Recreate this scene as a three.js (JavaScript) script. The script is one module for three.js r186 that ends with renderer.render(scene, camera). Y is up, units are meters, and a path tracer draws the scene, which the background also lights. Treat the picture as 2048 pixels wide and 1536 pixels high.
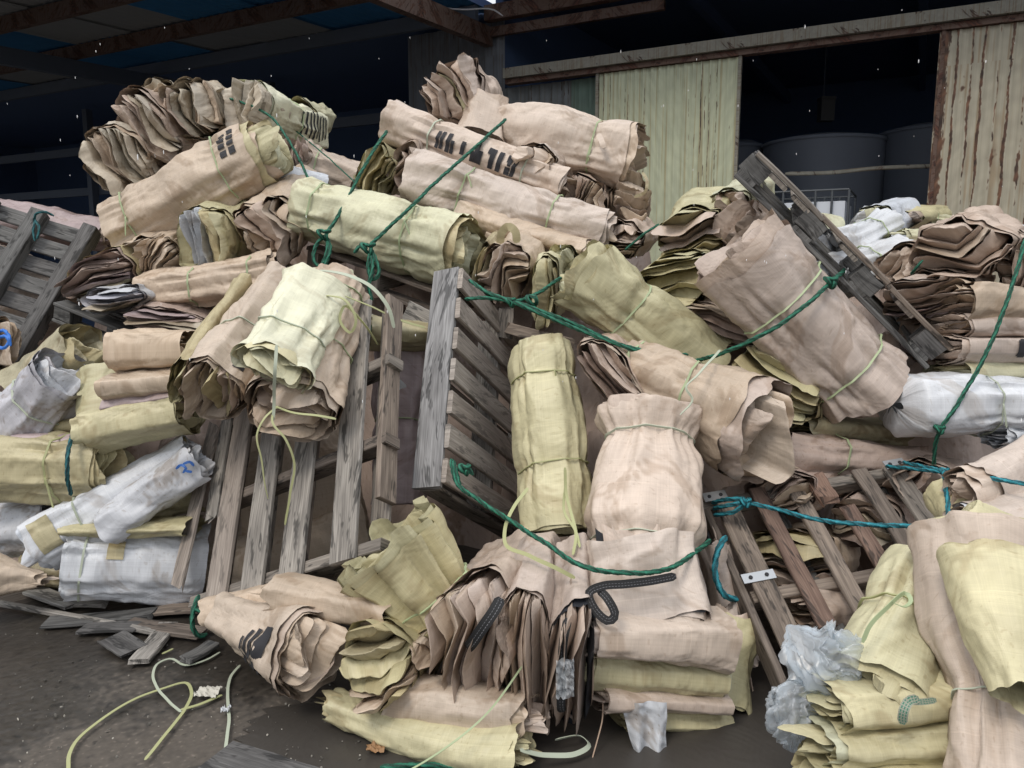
import * as THREE from 'three';
import { mergeGeometries } from 'three/addons/utils/BufferGeometryUtils.js';

// ---------------------------------------------------------------- camera, sky, sun, exposure
const scene = new THREE.Scene();
const F = 1538, PITCH = 8.5 * Math.PI / 180, SP = Math.sin(PITCH), CP = Math.cos(PITCH), EYE = 1.6;
const camera = new THREE.PerspectiveCamera(2 * Math.atan(768 / F) * 180 / Math.PI, 4 / 3, 0.05, 400);
camera.position.set(0, EYE, 0);
camera.lookAt(0, EYE - SP, -CP);
scene.add(camera);
const renderer = new THREE.WebGLRenderer({ antialias: true });
renderer.toneMapping = THREE.LinearToneMapping;
renderer.toneMappingExposure = 1.2;
renderer.shadowMap.enabled = true;
const SUN_DIR = new THREE.Vector3(-0.45, 1.0, 0.62).normalize();
const sun = new THREE.DirectionalLight(0xfff6ea, 1.3);
sun.position.copy(SUN_DIR).multiplyScalar(30);
sun.shadow.radius = 34;
sun.castShadow = true;
Object.assign(sun.shadow.camera, { left: -14, right: 14, top: 14, bottom: -14, near: 1, far: 70 });
sun.shadow.mapSize.set(2048, 2048);
scene.add(sun, sun.target);
{ // overcast sky: bright cloud deck, brighter towards the zenith, softly uneven
  const w = 256, h = 128, data = new Float32Array(w * h * 4);
  for (let j = 0; j < h; j++) for (let i = 0; i < w; i++) {
    const el = ((j + 0.5) / h - 0.5) * Math.PI, az = (i + 0.5) / w * Math.PI * 2;
    let L;
    if (el > 0) L = 0.50 + 0.86 * Math.sin(el) + 0.05 * Math.sin(az * 3 + Math.sin(el * 6) * 2) * Math.cos(el);
    else L = 0.22;
    const k = (j * w + i) * 4, s = el > 0 ? 1 : 0;
    data[k] = L * (s ? 0.97 : 0.9); data[k + 1] = L * (s ? 1.0 : 0.86); data[k + 2] = L * (s ? 1.06 : 0.8); data[k + 3] = 1;
  }
  const sky = new THREE.DataTexture(data, w, h, THREE.RGBAFormat, THREE.FloatType);
  sky.mapping = THREE.EquirectangularReflectionMapping;
  sky.magFilter = sky.minFilter = THREE.LinearFilter;
  sky.needsUpdate = true;
  scene.background = sky; scene.environment = sky;
}

// ---------------------------------------------------------------- helpers
function rng(seed) { let a = (seed * 2654435761) >>> 0; return () => { a = (a + 0x6D2B79F5) >>> 0; let t = a; t = Math.imul(t ^ (t >>> 15), t | 1); t ^= t + Math.imul(t ^ (t >>> 7), t | 61); return ((t ^ (t >>> 14)) >>> 0) / 4294967296; }; }
const PERM = new Uint8Array(512);
{ const r = rng(77), p = []; for (let i = 0; i < 256; i++) p.push(i); for (let i = 255; i > 0; i--) { const j = Math.floor(r() * (i + 1)); [p[i], p[j]] = [p[j], p[i]]; } for (let i = 0; i < 512; i++) PERM[i] = p[i & 255]; }
function grad(h, x, y, z) { h &= 15; const u = h < 8 ? x : y, v = h < 4 ? y : (h === 12 || h === 14 ? x : z); return ((h & 1) ? -u : u) + ((h & 2) ? -v : v); }
function N3(x, y, z) { // gradient noise, about -1..1
  const fx = Math.floor(x), fy = Math.floor(y), fz = Math.floor(z), X = fx & 255, Y = fy & 255, Z = fz & 255;
  x -= fx; y -= fy; z -= fz;
  const u = x * x * x * (x * (x * 6 - 15) + 10), v = y * y * y * (y * (y * 6 - 15) + 10), w = z * z * z * (z * (z * 6 - 15) + 10);
  const A = PERM[X] + Y, AA = PERM[A] + Z, AB = PERM[A + 1] + Z, B = PERM[X + 1] + Y, BA = PERM[B] + Z, BB = PERM[B + 1] + Z;
  const l = (t, a, b) => a + t * (b - a);
  return l(w, l(v, l(u, grad(PERM[AA], x, y, z), grad(PERM[BA], x - 1, y, z)), l(u, grad(PERM[AB], x, y - 1, z), grad(PERM[BB], x - 1, y - 1, z))),
    l(v, l(u, grad(PERM[AA + 1], x, y, z - 1), grad(PERM[BA + 1], x - 1, y, z - 1)), l(u, grad(PERM[AB + 1], x, y - 1, z - 1), grad(PERM[BB + 1], x - 1, y - 1, z - 1))));
}
const tri = (x) => Math.abs(x - Math.floor(x) - 0.5) * 4 - 1;   // sharp fold wave, -1..1
const DIRS = [[0.8, 0.35, 0.48], [-0.42, 0.78, 0.46], [0.3, -0.5, 0.81], [0.1, 0.6, -0.79]];
function crease(x, y, z, o) { // stiff cloth: flat facets meeting in sharp creases
  let s = 0;
  for (let i = 0; i < 3; i++) {
    const d = DIRS[(i + (o & 3)) & 3], k = 1 + i * 0.73;
    const w = 0.9 * N3(x * 0.55 * k + o, y * 0.55 * k, z * 0.55 * k + i * 7);
    const m = 0.5 + 0.9 * N3(x * 0.4 + i * 9 + o * 1.3, y * 0.4, z * 0.4);
    s += tri((x * d[0] + y * d[1] + z * d[2]) * k * 0.5 + w) * Math.max(0, Math.min(1, m)) / k;
  }
  return s;
}
const lerp = (a, b, t) => a + (b - a) * t, clamp = (x, a = 0, b = 1) => Math.min(b, Math.max(a, x)), sm = (a, b, x) => { const t = clamp((x - a) / (b - a)); return t * t * (3 - 2 * t); };
const V = (x, y, z) => new THREE.Vector3(x, y, z);
const RIGHT = V(1, 0, 0), UP = V(0, CP, -SP), FWD = V(0, -SP, -CP), EYEP = V(0, EYE, 0);
// a point of the place: where it appears in the photograph (2048 wide) and how many metres away it stands
const P = (x, y, d) => EYEP.clone().addScaledVector(FWD, d).addScaledVector(RIGHT, d * (x - 1024) / F).addScaledVector(UP, d * (768 - y) / F);
const used = {};
const numbered = (n) => { used[n] = (used[n] ?? -1) + 1; return used[n] ? n + '_' + String(used[n]).padStart(3, '0') : n; };
function tag(o, label, category, group, kind) { if (label) o.userData.label = label; if (category) o.userData.category = category; if (group) o.userData.group = group; if (kind) o.userData.kind = kind; return o; }
function root(name, pos, label, category, group) { const g = new THREE.Group(); g.name = numbered(name); g.position.copy(pos); scene.add(g); return tag(g, label, category, group); }
function mesh(name, geo, mat, parent = scene) { const m = new THREE.Mesh(geo, mat); m.name = numbered(name); m.castShadow = m.receiveShadow = true; parent.add(m); return m; }
function struct(name, geo, mat) { return tag(mesh(name, geo, mat), null, null, null, 'structure'); }
// a sheet of nu x nv points; fn(i, j) returns [x, y, z, u, v]
function grid(nu, nv, fn, closed = false) {
  const pos = new Float32Array(nu * nv * 3), uv = new Float32Array(nu * nv * 2), idx = [];
  for (let j = 0, k = 0; j < nv; j++) for (let i = 0; i < nu; i++, k++) { const p = fn(i, j); pos[k * 3] = p[0]; pos[k * 3 + 1] = p[1]; pos[k * 3 + 2] = p[2]; uv[k * 2] = p[3]; uv[k * 2 + 1] = p[4]; }
  for (let j = 0; j < nv - 1; j++) for (let i = 0; i < nu - 1; i++) { const a = j * nu + i, b = a + 1, c = a + nu, d = c + 1; idx.push(a, b, d, a, d, c); }
  const g = new THREE.BufferGeometry();
  g.setAttribute('position', new THREE.BufferAttribute(pos, 3)); g.setAttribute('uv', new THREE.BufferAttribute(uv, 2)); g.setIndex(idx);
  g.computeVertexNormals();
  return g;
}
// a profile [[x, y], ...] (closed) swept along a smooth line of points; used for ropes, strings and straps
function sweep(pts, prof, { step = 0.02, twist = 0, up = null, closed = false, wob = 0, seed = 1, origin = null } = {}) {
  const curve = new THREE.CatmullRomCurve3(pts, closed, 'centripetal');
  const len = curve.getLength(), n = Math.max(6, Math.ceil(len / step));
  const q = [], t = [];
  for (let i = 0; i <= n; i++) { q.push(curve.getPointAt(i / n)); t.push(curve.getTangentAt(i / n)); }
  if (wob) for (let i = 1; i < n; i++) q[i].add(V(N3(i * step * 9, seed, 0), N3(i * step * 9, seed, 5), N3(i * step * 9, seed, 9)).multiplyScalar(wob));
  let nrm = up ? up.clone() : V(0.31, 0.9, 0.3);
  const m = prof.length + 1;
  const frames = [];
  for (let i = 0; i <= n; i++) { nrm = (up ? up.clone() : nrm).addScaledVector(t[i], -(up ? up : nrm).dot(t[i])); if (nrm.lengthSq() < 1e-6) nrm = V(1, 0, 0); nrm.normalize(); frames.push([nrm.clone(), t[i].clone().cross(nrm)]); }
  const o = origin || V(0, 0, 0);
  return grid(m, n + 1, (k, i) => {
    const a = twist * len * i / n, pr = typeof prof[0] === 'function' ? null : prof[k % prof.length], ca = Math.cos(a), sa = Math.sin(a);
    const x = pr[0] * ca - pr[1] * sa, y = pr[0] * sa + pr[1] * ca, f = frames[i];
    const s = (i === 0 || i === n) && !closed ? 0.55 : 1;
    return [q[i].x - o.x + (f[0].x * x + f[1].x * y) * s, q[i].y - o.y + (f[0].y * x + f[1].y * y) * s, q[i].z - o.z + (f[0].z * x + f[1].z * y) * s, k / prof.length * 0.05, len * i / n];
  });
}
const ropeProf = (r) => Array.from({ length: 12 }, (_, k) => { const a = k / 12 * Math.PI * 2, q = r * 0.72 * (1 + 0.12 * Math.cos(3 * a)); return [q * Math.cos(a), q * Math.sin(a)]; });
const tapeProf = (w, t) => [[t, -w], [t, w], [t, w], [-t, w], [-t, w], [-t, -w], [-t, -w], [t, -w]];

// ---------------------------------------------------------------- textures (colour, grain and wear only)
function tex(w, h, fn, { srgb = true, rx = 1, ry = 1 } = {}) {
  const d = new Uint8Array(w * h * 4);
  for (let j = 0, k = 0; j < h; j++) for (let i = 0; i < w; i++, k += 4) { const c = fn(i / w, j / h, i, j); d[k] = clamp(c[0]) * 255; d[k + 1] = clamp(c[1]) * 255; d[k + 2] = clamp(c[2]) * 255; d[k + 3] = 255; }
  const t = new THREE.DataTexture(d, w, h, THREE.RGBAFormat);
  t.wrapS = t.wrapT = THREE.RepeatWrapping; t.magFilter = THREE.LinearFilter; t.minFilter = THREE.LinearMipmapLinearFilter; t.generateMipmaps = true;
  if (srgb) t.colorSpace = THREE.SRGBColorSpace;
  t.repeat.set(rx, ry); t.needsUpdate = true;
  return t;
}
// noise that repeats over the unit square (on a torus)
const CT = new Float64Array(8192), ST = new Float64Array(8192); for (let i = 0; i < 8192; i++) { CT[i] = Math.cos(i / 8192 * Math.PI * 2); ST[i] = Math.sin(i / 8192 * Math.PI * 2); }
function TN(u, v, f, s) { const i = Math.round(u * 8192) & 8191, j = Math.round(v * 8192) & 8191, r = f / 6.283; return N3(CT[i] * r + s, (ST[i] + CT[j]) * r + 3.1 * s, ST[j] * r - s); }
function TN_(u, v, f, s) { const a = u * Math.PI * 2, b = v * Math.PI * 2, r = f / 6.283; return N3(Math.cos(a) * r + s, Math.sin(a) * r + Math.cos(b) * r * 1.0 + 3.1 * s, Math.sin(b) * r - s); }
const ridge = (n) => { const r = 1 - Math.min(1, Math.abs(n) * 1.6); return r * r; };
const rl = rng(5);
function lines(n, lo, hi) { const a = []; let x = 0; while (x < 1) { x += lo + rl() * (hi - lo); a.push([x, 0.25 + rl() * 0.75, rl() * 10]); } return a; }
function clothTexture(seed, dirt) {
  const lx = lines(0, 0.03, 0.11), ly = lines(0, 0.03, 0.13);
  const col = new Float32Array(1024), row = new Float32Array(1024), band = new Float32Array(1024);
  const r = rng(seed);
  for (let i = 0; i < 1024; i++) { col[i] = (r() - 0.5) * 0.035; row[i] = (r() - 0.5) * 0.035; band[i] = N3(i * 0.03, seed, 0.4) * 0.03; }
  return tex(768, 768, (u, v, i, j) => {
    let k = 0.93 + col[i] + row[j] + band[i] + band[(j * 7) % 768] * 0.3;
    k += ((i >> 1) + (j >> 1)) & 1 ? 0.012 : -0.012;
    for (const [x, a, o] of lx) { const d = Math.abs(u - x - 0.003 * Math.sin(v * 9 + o)) * 768; if (d < 2) k += a * 0.055 * (1 - d / 2) * (0.3 + 0.7 * Math.abs(Math.sin(v * 14 + o))); }
    for (const [y, a, o] of ly) { const d = Math.abs(v - y - 0.003 * Math.sin(u * 7 + o)) * 768; if (d < 2) k += a * 0.055 * (1 - d / 2) * (0.3 + 0.7 * Math.abs(Math.sin(u * 11 + o))); }
    const b = TN(u, v, 5, seed) * 0.5 + TN(u, v, 13, seed + 4) * 0.3 + TN(u, v, 34, seed + 9) * 0.2;
    k += b * 0.09;
    const st = sm(0.16, 0.5, TN(u, v, 7, seed + 20) + 0.35 * TN(u, v, 40, seed + 30)) * dirt;
    const sp = sm(0.42, 0.62, TN(u, v, 90, seed + 40)) * 0.35 * dirt;
    const q = clamp(st * 0.55 + sp);
    return [k * (1 - q * 0.30), k * (1 - q * 0.36), k * (1 - q * 0.42)];
  });
}
const CLOTH = [clothTexture(3, 0.4), clothTexture(11, 0.6), clothTexture(19, 0.95)];
const WAVES = [[6, 2, 1], [-3, 7, 1], [3, -9, 0.8], [11, 4, 0.6], [-8, 13, 0.5], [17, -6, 0.35], [-14, -15, 0.35], [23, 9, 0.22]];   // straight sharp creases
const CLOTH_BUMP = tex(1024, 1024, (u, v, i, j) => {
  const w = 0.35 * TN(u, v, 6, 2);
  let k = 0.12 * ridge(TN(u + w * 0.03, v, 16, 3)) + 0.10 * ridge(TN(u, v + w * 0.03, 30, 8)) + 0.1 * TN(u, v, 9, 14);
  WAVES.forEach(([a, b, s], i) => { const m = clamp(0.1 + 1.6 * TN(u, v, 8, 40 + i * 3)); if (m > 0) k += 0.42 * s * m * Math.abs(tri(u * a + v * b + 0.5 * TN(u, v, 6, 60 + i))); });
  k += ((i >> 1) & 1 ? 0.02 : 0) + ((j >> 1) & 1 ? 0.02 : 0);
  return [k, k, k];
}, { srgb: false });
function woodTexture(seed, base, dark, light, wear = 1) {
  return tex(1024, 512, (u, v) => { // u runs along the board (2 m), v across (0.5 m)
    const wv = v + 0.012 * TN(u, v, 5, seed + 1);
    const g = N3(Math.cos(u * 6.283) * 1.2 + wv * 3, wv * 70, Math.sin(u * 6.283) * 1.2 + seed);
    const g2 = N3(Math.cos(u * 6.283) * 3 + seed, wv * 190, Math.sin(u * 6.283) * 3);
    const bl = TN(u, v, 11, seed + 3) + 0.5 * TN(u, v, 30, seed + 5);
    const crack = sm(0.56, 0.72, N3(Math.cos(u * 6.283) * 2.2 - seed, wv * 48, Math.sin(u * 6.283) * 2.2 + 9));
    const mould = sm(0.2, 0.55, TN(u, v, 17, seed + 8) + 0.45 * TN(u, v, 70, seed + 9) + 0.25 * g);
    let t = 0.52 + 0.36 * g + 0.26 * g2 + 0.3 * bl;
    const o = [];
    for (let c = 0; c < 3; c++) { let q = lerp(dark[c], light[c], clamp(t)); q = lerp(q, base[c], 0.2); q *= 1 - 0.42 * wear * mould; q *= 1 - 0.55 * wear * crack; o.push(q); }
    return o;
  }, { rx: 0.5, ry: 2 });
}
const WOODMAP = {
  grey: woodTexture(2, [0.56, 0.55, 0.54], [0.33, 0.32, 0.31], [0.76, 0.75, 0.73]),
  silver: woodTexture(9, [0.66, 0.67, 0.69], [0.50, 0.51, 0.53], [0.80, 0.80, 0.81], 0.45),
  pale: woodTexture(6, [0.62, 0.59, 0.56], [0.46, 0.43, 0.41], [0.76, 0.73, 0.70], 0.55),
  brown: woodTexture(14, [0.48, 0.43, 0.385], [0.28, 0.245, 0.22], [0.64, 0.585, 0.53]),
  red: woodTexture(23, [0.49, 0.395, 0.34], [0.29, 0.22, 0.19], [0.63, 0.54, 0.48]),
};
const WOOD_BUMP = tex(1024, 512, (u, v) => {
  const g = N3(Math.cos(u * 6.283) * 1.2 + v * 3, v * 70, Math.sin(u * 6.283) * 1.2 + 2), g2 = N3(Math.cos(u * 6.283) * 3, v * 190, Math.sin(u * 6.283) * 3);
  const c = sm(0.55, 0.8, N3(Math.cos(u * 6.283) * 2.2 - 2, v * 48, Math.sin(u * 6.283) * 2.2 + 9));
  const k = 0.6 + 0.22 * g + 0.16 * g2 - 0.5 * c; return [k, k, k];
}, { srgb: false, rx: 0.5, ry: 2 });

// ---------------------------------------------------------------- materials
const cloth = (r, g, b, dirt = 1, rough = 0.44) => new THREE.MeshPhysicalMaterial({ color: new THREE.Color().setRGB(r, g, b), map: CLOTH[dirt], bumpMap: CLOTH_BUMP, bumpScale: 0.0046, roughness: rough, specularIntensity: 0.75, side: THREE.DoubleSide });
const ropeMap = tex(64, 128, (u, v, i, j) => { const k = 0.72 + 0.22 * Math.sin((u * 3 + v * 2) * Math.PI * 2) + 0.25 * TN(u, v, 20, 3) + 0.12 * (((i * 7 + j * 13) % 5) / 5 - 0.5); return [k, k, k]; }, { rx: 20, ry: 9 });
const ropeMat = (r, g, b) => new THREE.MeshStandardMaterial({ color: new THREE.Color().setRGB(r, g, b), map: ropeMap, roughness: 0.75 });
const plain = (r, g, b, rough = 0.7, metal = 0) => new THREE.MeshStandardMaterial({ color: new THREE.Color().setRGB(r, g, b), roughness: rough, metalness: metal, side: THREE.DoubleSide });
const M = {
  T: cloth(0.585, 0.475, 0.365, 1), T2: cloth(0.575, 0.465, 0.355, 1), P: cloth(0.64, 0.535, 0.445, 1), P2: cloth(0.575, 0.47, 0.39, 1),
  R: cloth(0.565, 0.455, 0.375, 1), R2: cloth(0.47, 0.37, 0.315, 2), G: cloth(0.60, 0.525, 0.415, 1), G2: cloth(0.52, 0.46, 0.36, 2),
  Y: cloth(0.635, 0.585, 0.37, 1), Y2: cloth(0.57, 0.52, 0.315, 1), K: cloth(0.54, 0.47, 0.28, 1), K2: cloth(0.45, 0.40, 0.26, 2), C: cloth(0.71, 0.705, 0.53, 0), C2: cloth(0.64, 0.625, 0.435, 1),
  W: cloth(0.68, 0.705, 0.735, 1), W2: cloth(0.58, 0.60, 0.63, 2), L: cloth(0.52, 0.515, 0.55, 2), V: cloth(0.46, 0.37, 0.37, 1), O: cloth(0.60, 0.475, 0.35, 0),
  BK: cloth(0.022, 0.024, 0.03, 0, 0.7), GR: cloth(0.10, 0.42, 0.25, 0), BL: cloth(0.05, 0.16, 0.50, 0),
  tie: plain(0.36, 0.43, 0.25, 0.55), tieY: plain(0.37, 0.38, 0.19, 0.55), tieW: plain(0.42, 0.46, 0.36, 0.55), cord: plain(0.42, 0.30, 0.22, 0.8),
  rope: ropeMat(0.022, 0.19, 0.115), teal: ropeMat(0.02, 0.16, 0.18), aqua: ropeMat(0.03, 0.30, 0.37), blue: plain(0.03, 0.16, 0.55, 0.6),
  zinc: plain(0.45, 0.47, 0.49, 0.5, 0.8), ink: plain(0.02, 0.02, 0.024, 0.75),
};
const wood = (k, r, g, b) => new THREE.MeshStandardMaterial({ color: new THREE.Color().setRGB(r, g, b), map: WOODMAP[k], bumpMap: WOOD_BUMP, bumpScale: 0.003, roughness: 0.78 });
const WD = {
  grey: [wood('grey', 0.98, 0.95, 0.91), wood('grey', 1, 1, 0.98), wood('grey', 0.84, 0.81, 0.78)],
  dark: [wood('grey', 0.38, 0.39, 0.40), wood('grey', 0.46, 0.47, 0.48), wood('grey', 0.32, 0.32, 0.33)],
  pale: [wood('pale', 1, 0.97, 0.93), wood('pale', 0.86, 0.84, 0.81), wood('pale', 1, 1, 0.98)],
  silver: [wood('grey', 0.86, 0.88, 0.93), wood('grey', 0.86, 0.88, 0.93)],
  brown: [wood('brown', 1, 1, 1), wood('brown', 0.75, 0.76, 0.78), wood('grey', 0.72, 0.66, 0.60)],
  red: [wood('red', 1, 0.95, 0.92), wood('red', 0.8, 0.78, 0.78)],
  weathered: [wood('grey', 0.92, 0.88, 0.83), wood('pale', 0.84, 0.80, 0.76), wood('grey', 1.0, 0.97, 0.93)],
};

// ---------------------------------------------------------------- the setting: ground, shed wall, canopy
const Y0 = V(0, 1, 0);
const depthAtHeight = (y, h) => (h - EYE) / ((768 - y) / F * CP - SP);
{
  const gm = tex(1024, 1024, (u, v) => { // worn wet yard concrete, 5 m: sandy worn patches, dark soaked patches, grit
    const n = TN(u, v, 5, 1) + 0.5 * TN(u, v, 14, 4) + 0.3 * TN(u, v, 40, 7), f = TN(u, v, 190, 2), f2 = TN(u, v, 420, 5);
    const worn = sm(-0.05, 0.45, n + 0.25 * f);
    let k = lerp(0.20, 0.31, worn) + 0.03 * f + 0.03 * f2;
    const grit = sm(0.45, 0.6, f2 + 0.4 * TN(u, v, 300, 9)) * worn;
    k += grit * 0.09;
    const hole = sm(0.5, 0.62, TN(u, v, 150, 12) + 0.2 * f2); k *= 1 - 0.4 * hole;
    return [k * 1.04, k * 0.96, k * 0.87];
  }, { rx: 0.2, ry: 0.2 });
  const rm = tex(512, 512, (u, v) => { const n = TN(u, v, 5, 1) + 0.5 * TN(u, v, 14, 4) + 0.3 * TN(u, v, 40, 7), worn = sm(-0.05, 0.45, n), k = lerp(0.38, 0.85, worn) + 0.06 * TN(u, v, 120, 3); return [k, k, k]; }, { srgb: false, rx: 0.2, ry: 0.2 });
  const bm = tex(768, 768, (u, v) => { const k = 0.5 + 0.25 * TN(u, v, 12, 6) + 0.2 * TN(u, v, 200, 2) + 0.15 * TN(u, v, 60, 3); return [k, k, k]; }, { srgb: false, rx: 0.2, ry: 0.2 });
  const g = grid(90, 90, (i, j) => { const f = (k) => { const t = (k / 89 - 0.5) * 2; return Math.sign(t) * (Math.abs(t) * 6 + Math.pow(Math.abs(t), 6) * 190); }; const x = f(i), z = f(j) - 3; return [x, 0.012 * N3(x * 1.1, 3, z * 1.1) + 0.004 * N3(x * 5, 1, z * 5), z, x, z]; });
  struct('ground', g, new THREE.MeshStandardMaterial({ map: gm, roughnessMap: rm, bumpMap: bm, bumpScale: 0.008, roughness: 1, side: THREE.DoubleSide }));
}
const E1 = P(2048, 30, depthAtHeight(30, 3.7)), E2 = P(1024, 160, depthAtHeight(160, 3.7));
const WD_ = E2.clone().sub(E1).setY(0).normalize(), WN = WD_.clone().cross(Y0).multiplyScalar(-1);
if (WN.dot(EYEP.clone().sub(E1)) < 0) WN.negate();
const onWall = (s, h, n = 0) => V(E1.x, h, E1.z).addScaledVector(WD_, s).addScaledVector(WN, n);
function pxWall(x, y, n = 0) { // where the sight line through a pixel meets the plane n metres in front of the shed wall
  const d = P(x, y, 1).sub(EYEP), o = onWall(0, 0, n).sub(EYEP), t = o.dot(WN) / d.dot(WN), p = EYEP.clone().addScaledVector(d, t);
  return [p.clone().sub(onWall(0, 0, n)).dot(WD_), p.y];
}
function boxBetween(a, b, w, h, up = Y0) { // a beam from a to b, w across, h along up
  const x = b.clone().sub(a), L = x.length(); x.normalize();
  const z = x.clone().cross(up).normalize(), y = z.clone().cross(x);
  const g = new THREE.BoxGeometry(L, h, w, Math.max(1, Math.round(L / 0.5)), 1, 1);
  const uv = g.attributes.uv, p = g.attributes.position, nn = g.attributes.normal;
  for (let i = 0; i < uv.count; i++) uv.setXY(i, p.getX(i), Math.abs(nn.getY(i)) > 0.5 ? p.getZ(i) : p.getY(i) + 0.3);
  const m = new THREE.Matrix4().makeBasis(x, y, z).setPosition(a.clone().add(b).multiplyScalar(0.5));
  g.applyMatrix4(m); return g;
}
// rusty paint: base colour with rust that has an outline and grain of its own
function rustTexture(seed, paint, rust, amount, streaks, w = 640, h = 512) {
  return tex(w, h, (u, v) => {
    let q = amount + 0.55 * TN(u, v, 7, seed) + 0.35 * TN(u, v, 26, seed + 3) + 0.25 * TN(u, v, 80, seed + 5);
    if (streaks) for (const [x, wd, a, o] of streaks) { const d = Math.abs(u - x - 0.002 * Math.sin(v * 40 + o)) / wd; if (d < 1) q += a * (1 - d) * (0.9 + 0.3 * N3(v * 5 + o * 3, o, 1) + 0.7 * N3(v * 90, o, u * 400)); }
    const r = sm(0.42, 0.62, q), g = 0.92 + 0.06 * TN(u, v, 40, seed + 7) + 0.05 * N3(u * 200, v * 5, seed);
    const rr = 0.75 + 0.5 * TN(u, v, 60, seed + 9);
    const st = sm(0.05, 0.45, N3(u * 90, v * 2.2, seed + 4) + 0.2 * TN(u, v, 20, seed + 2)) * 0.16;
    return [0, 1, 2].map((c) => lerp(paint[c] * g * (1 - st * (0.6 + 0.35 * c)), rust[c] * rr, r));
  });
}
function corrugated(s0, s1, h0, h1, n, pitch, depth, flat = 0.55) {
  const st = [], k0 = Math.round((s1 - s0) / pitch);
  for (let k = 0; k < k0; k++) { const b = s0 + k * pitch, f = pitch * flat / 2, r = pitch * (0.5 - flat / 2); st.push([b, 0], [b + f, 0], [b + f + r * 0.5, depth], [b + f + r * 1.5, depth], [b + f * 1 + r * 2, 0]); }
  st.push([s1, 0]);
  return grid(st.length, 9, (i, j) => { const h = lerp(h0, h1, j / 8), q = onWall(st[i][0], h, n + st[i][1] + 0.004 * N3(st[i][0] * 3, h * 2, 1)); return [q.x, q.y, q.z, st[i][0] - s0, h]; });
}
const navy = plain(0.07, 0.115, 0.22, 0.9), navy2 = plain(0.07, 0.105, 0.19, 0.85), navy3 = plain(0.085, 0.105, 0.14, 0.8);  // bluish shade of the interiors is put into these base colours
const rustMat = (m, rough = 0.75) => new THREE.MeshStandardMaterial({ map: m, roughness: rough, side: THREE.DoubleSide });
const rustDark = rustMat(rustTexture(31, [0.40, 0.32, 0.28], [0.36, 0.22, 0.165], 0.5));
const rustDim = rustMat(rustTexture(36, [0.40, 0.33, 0.30], [0.36, 0.235, 0.18], 0.45));
const railMat = rustMat(rustTexture(41, [0.53, 0.52, 0.48], [0.31, 0.225, 0.18], 0.28));
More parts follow.
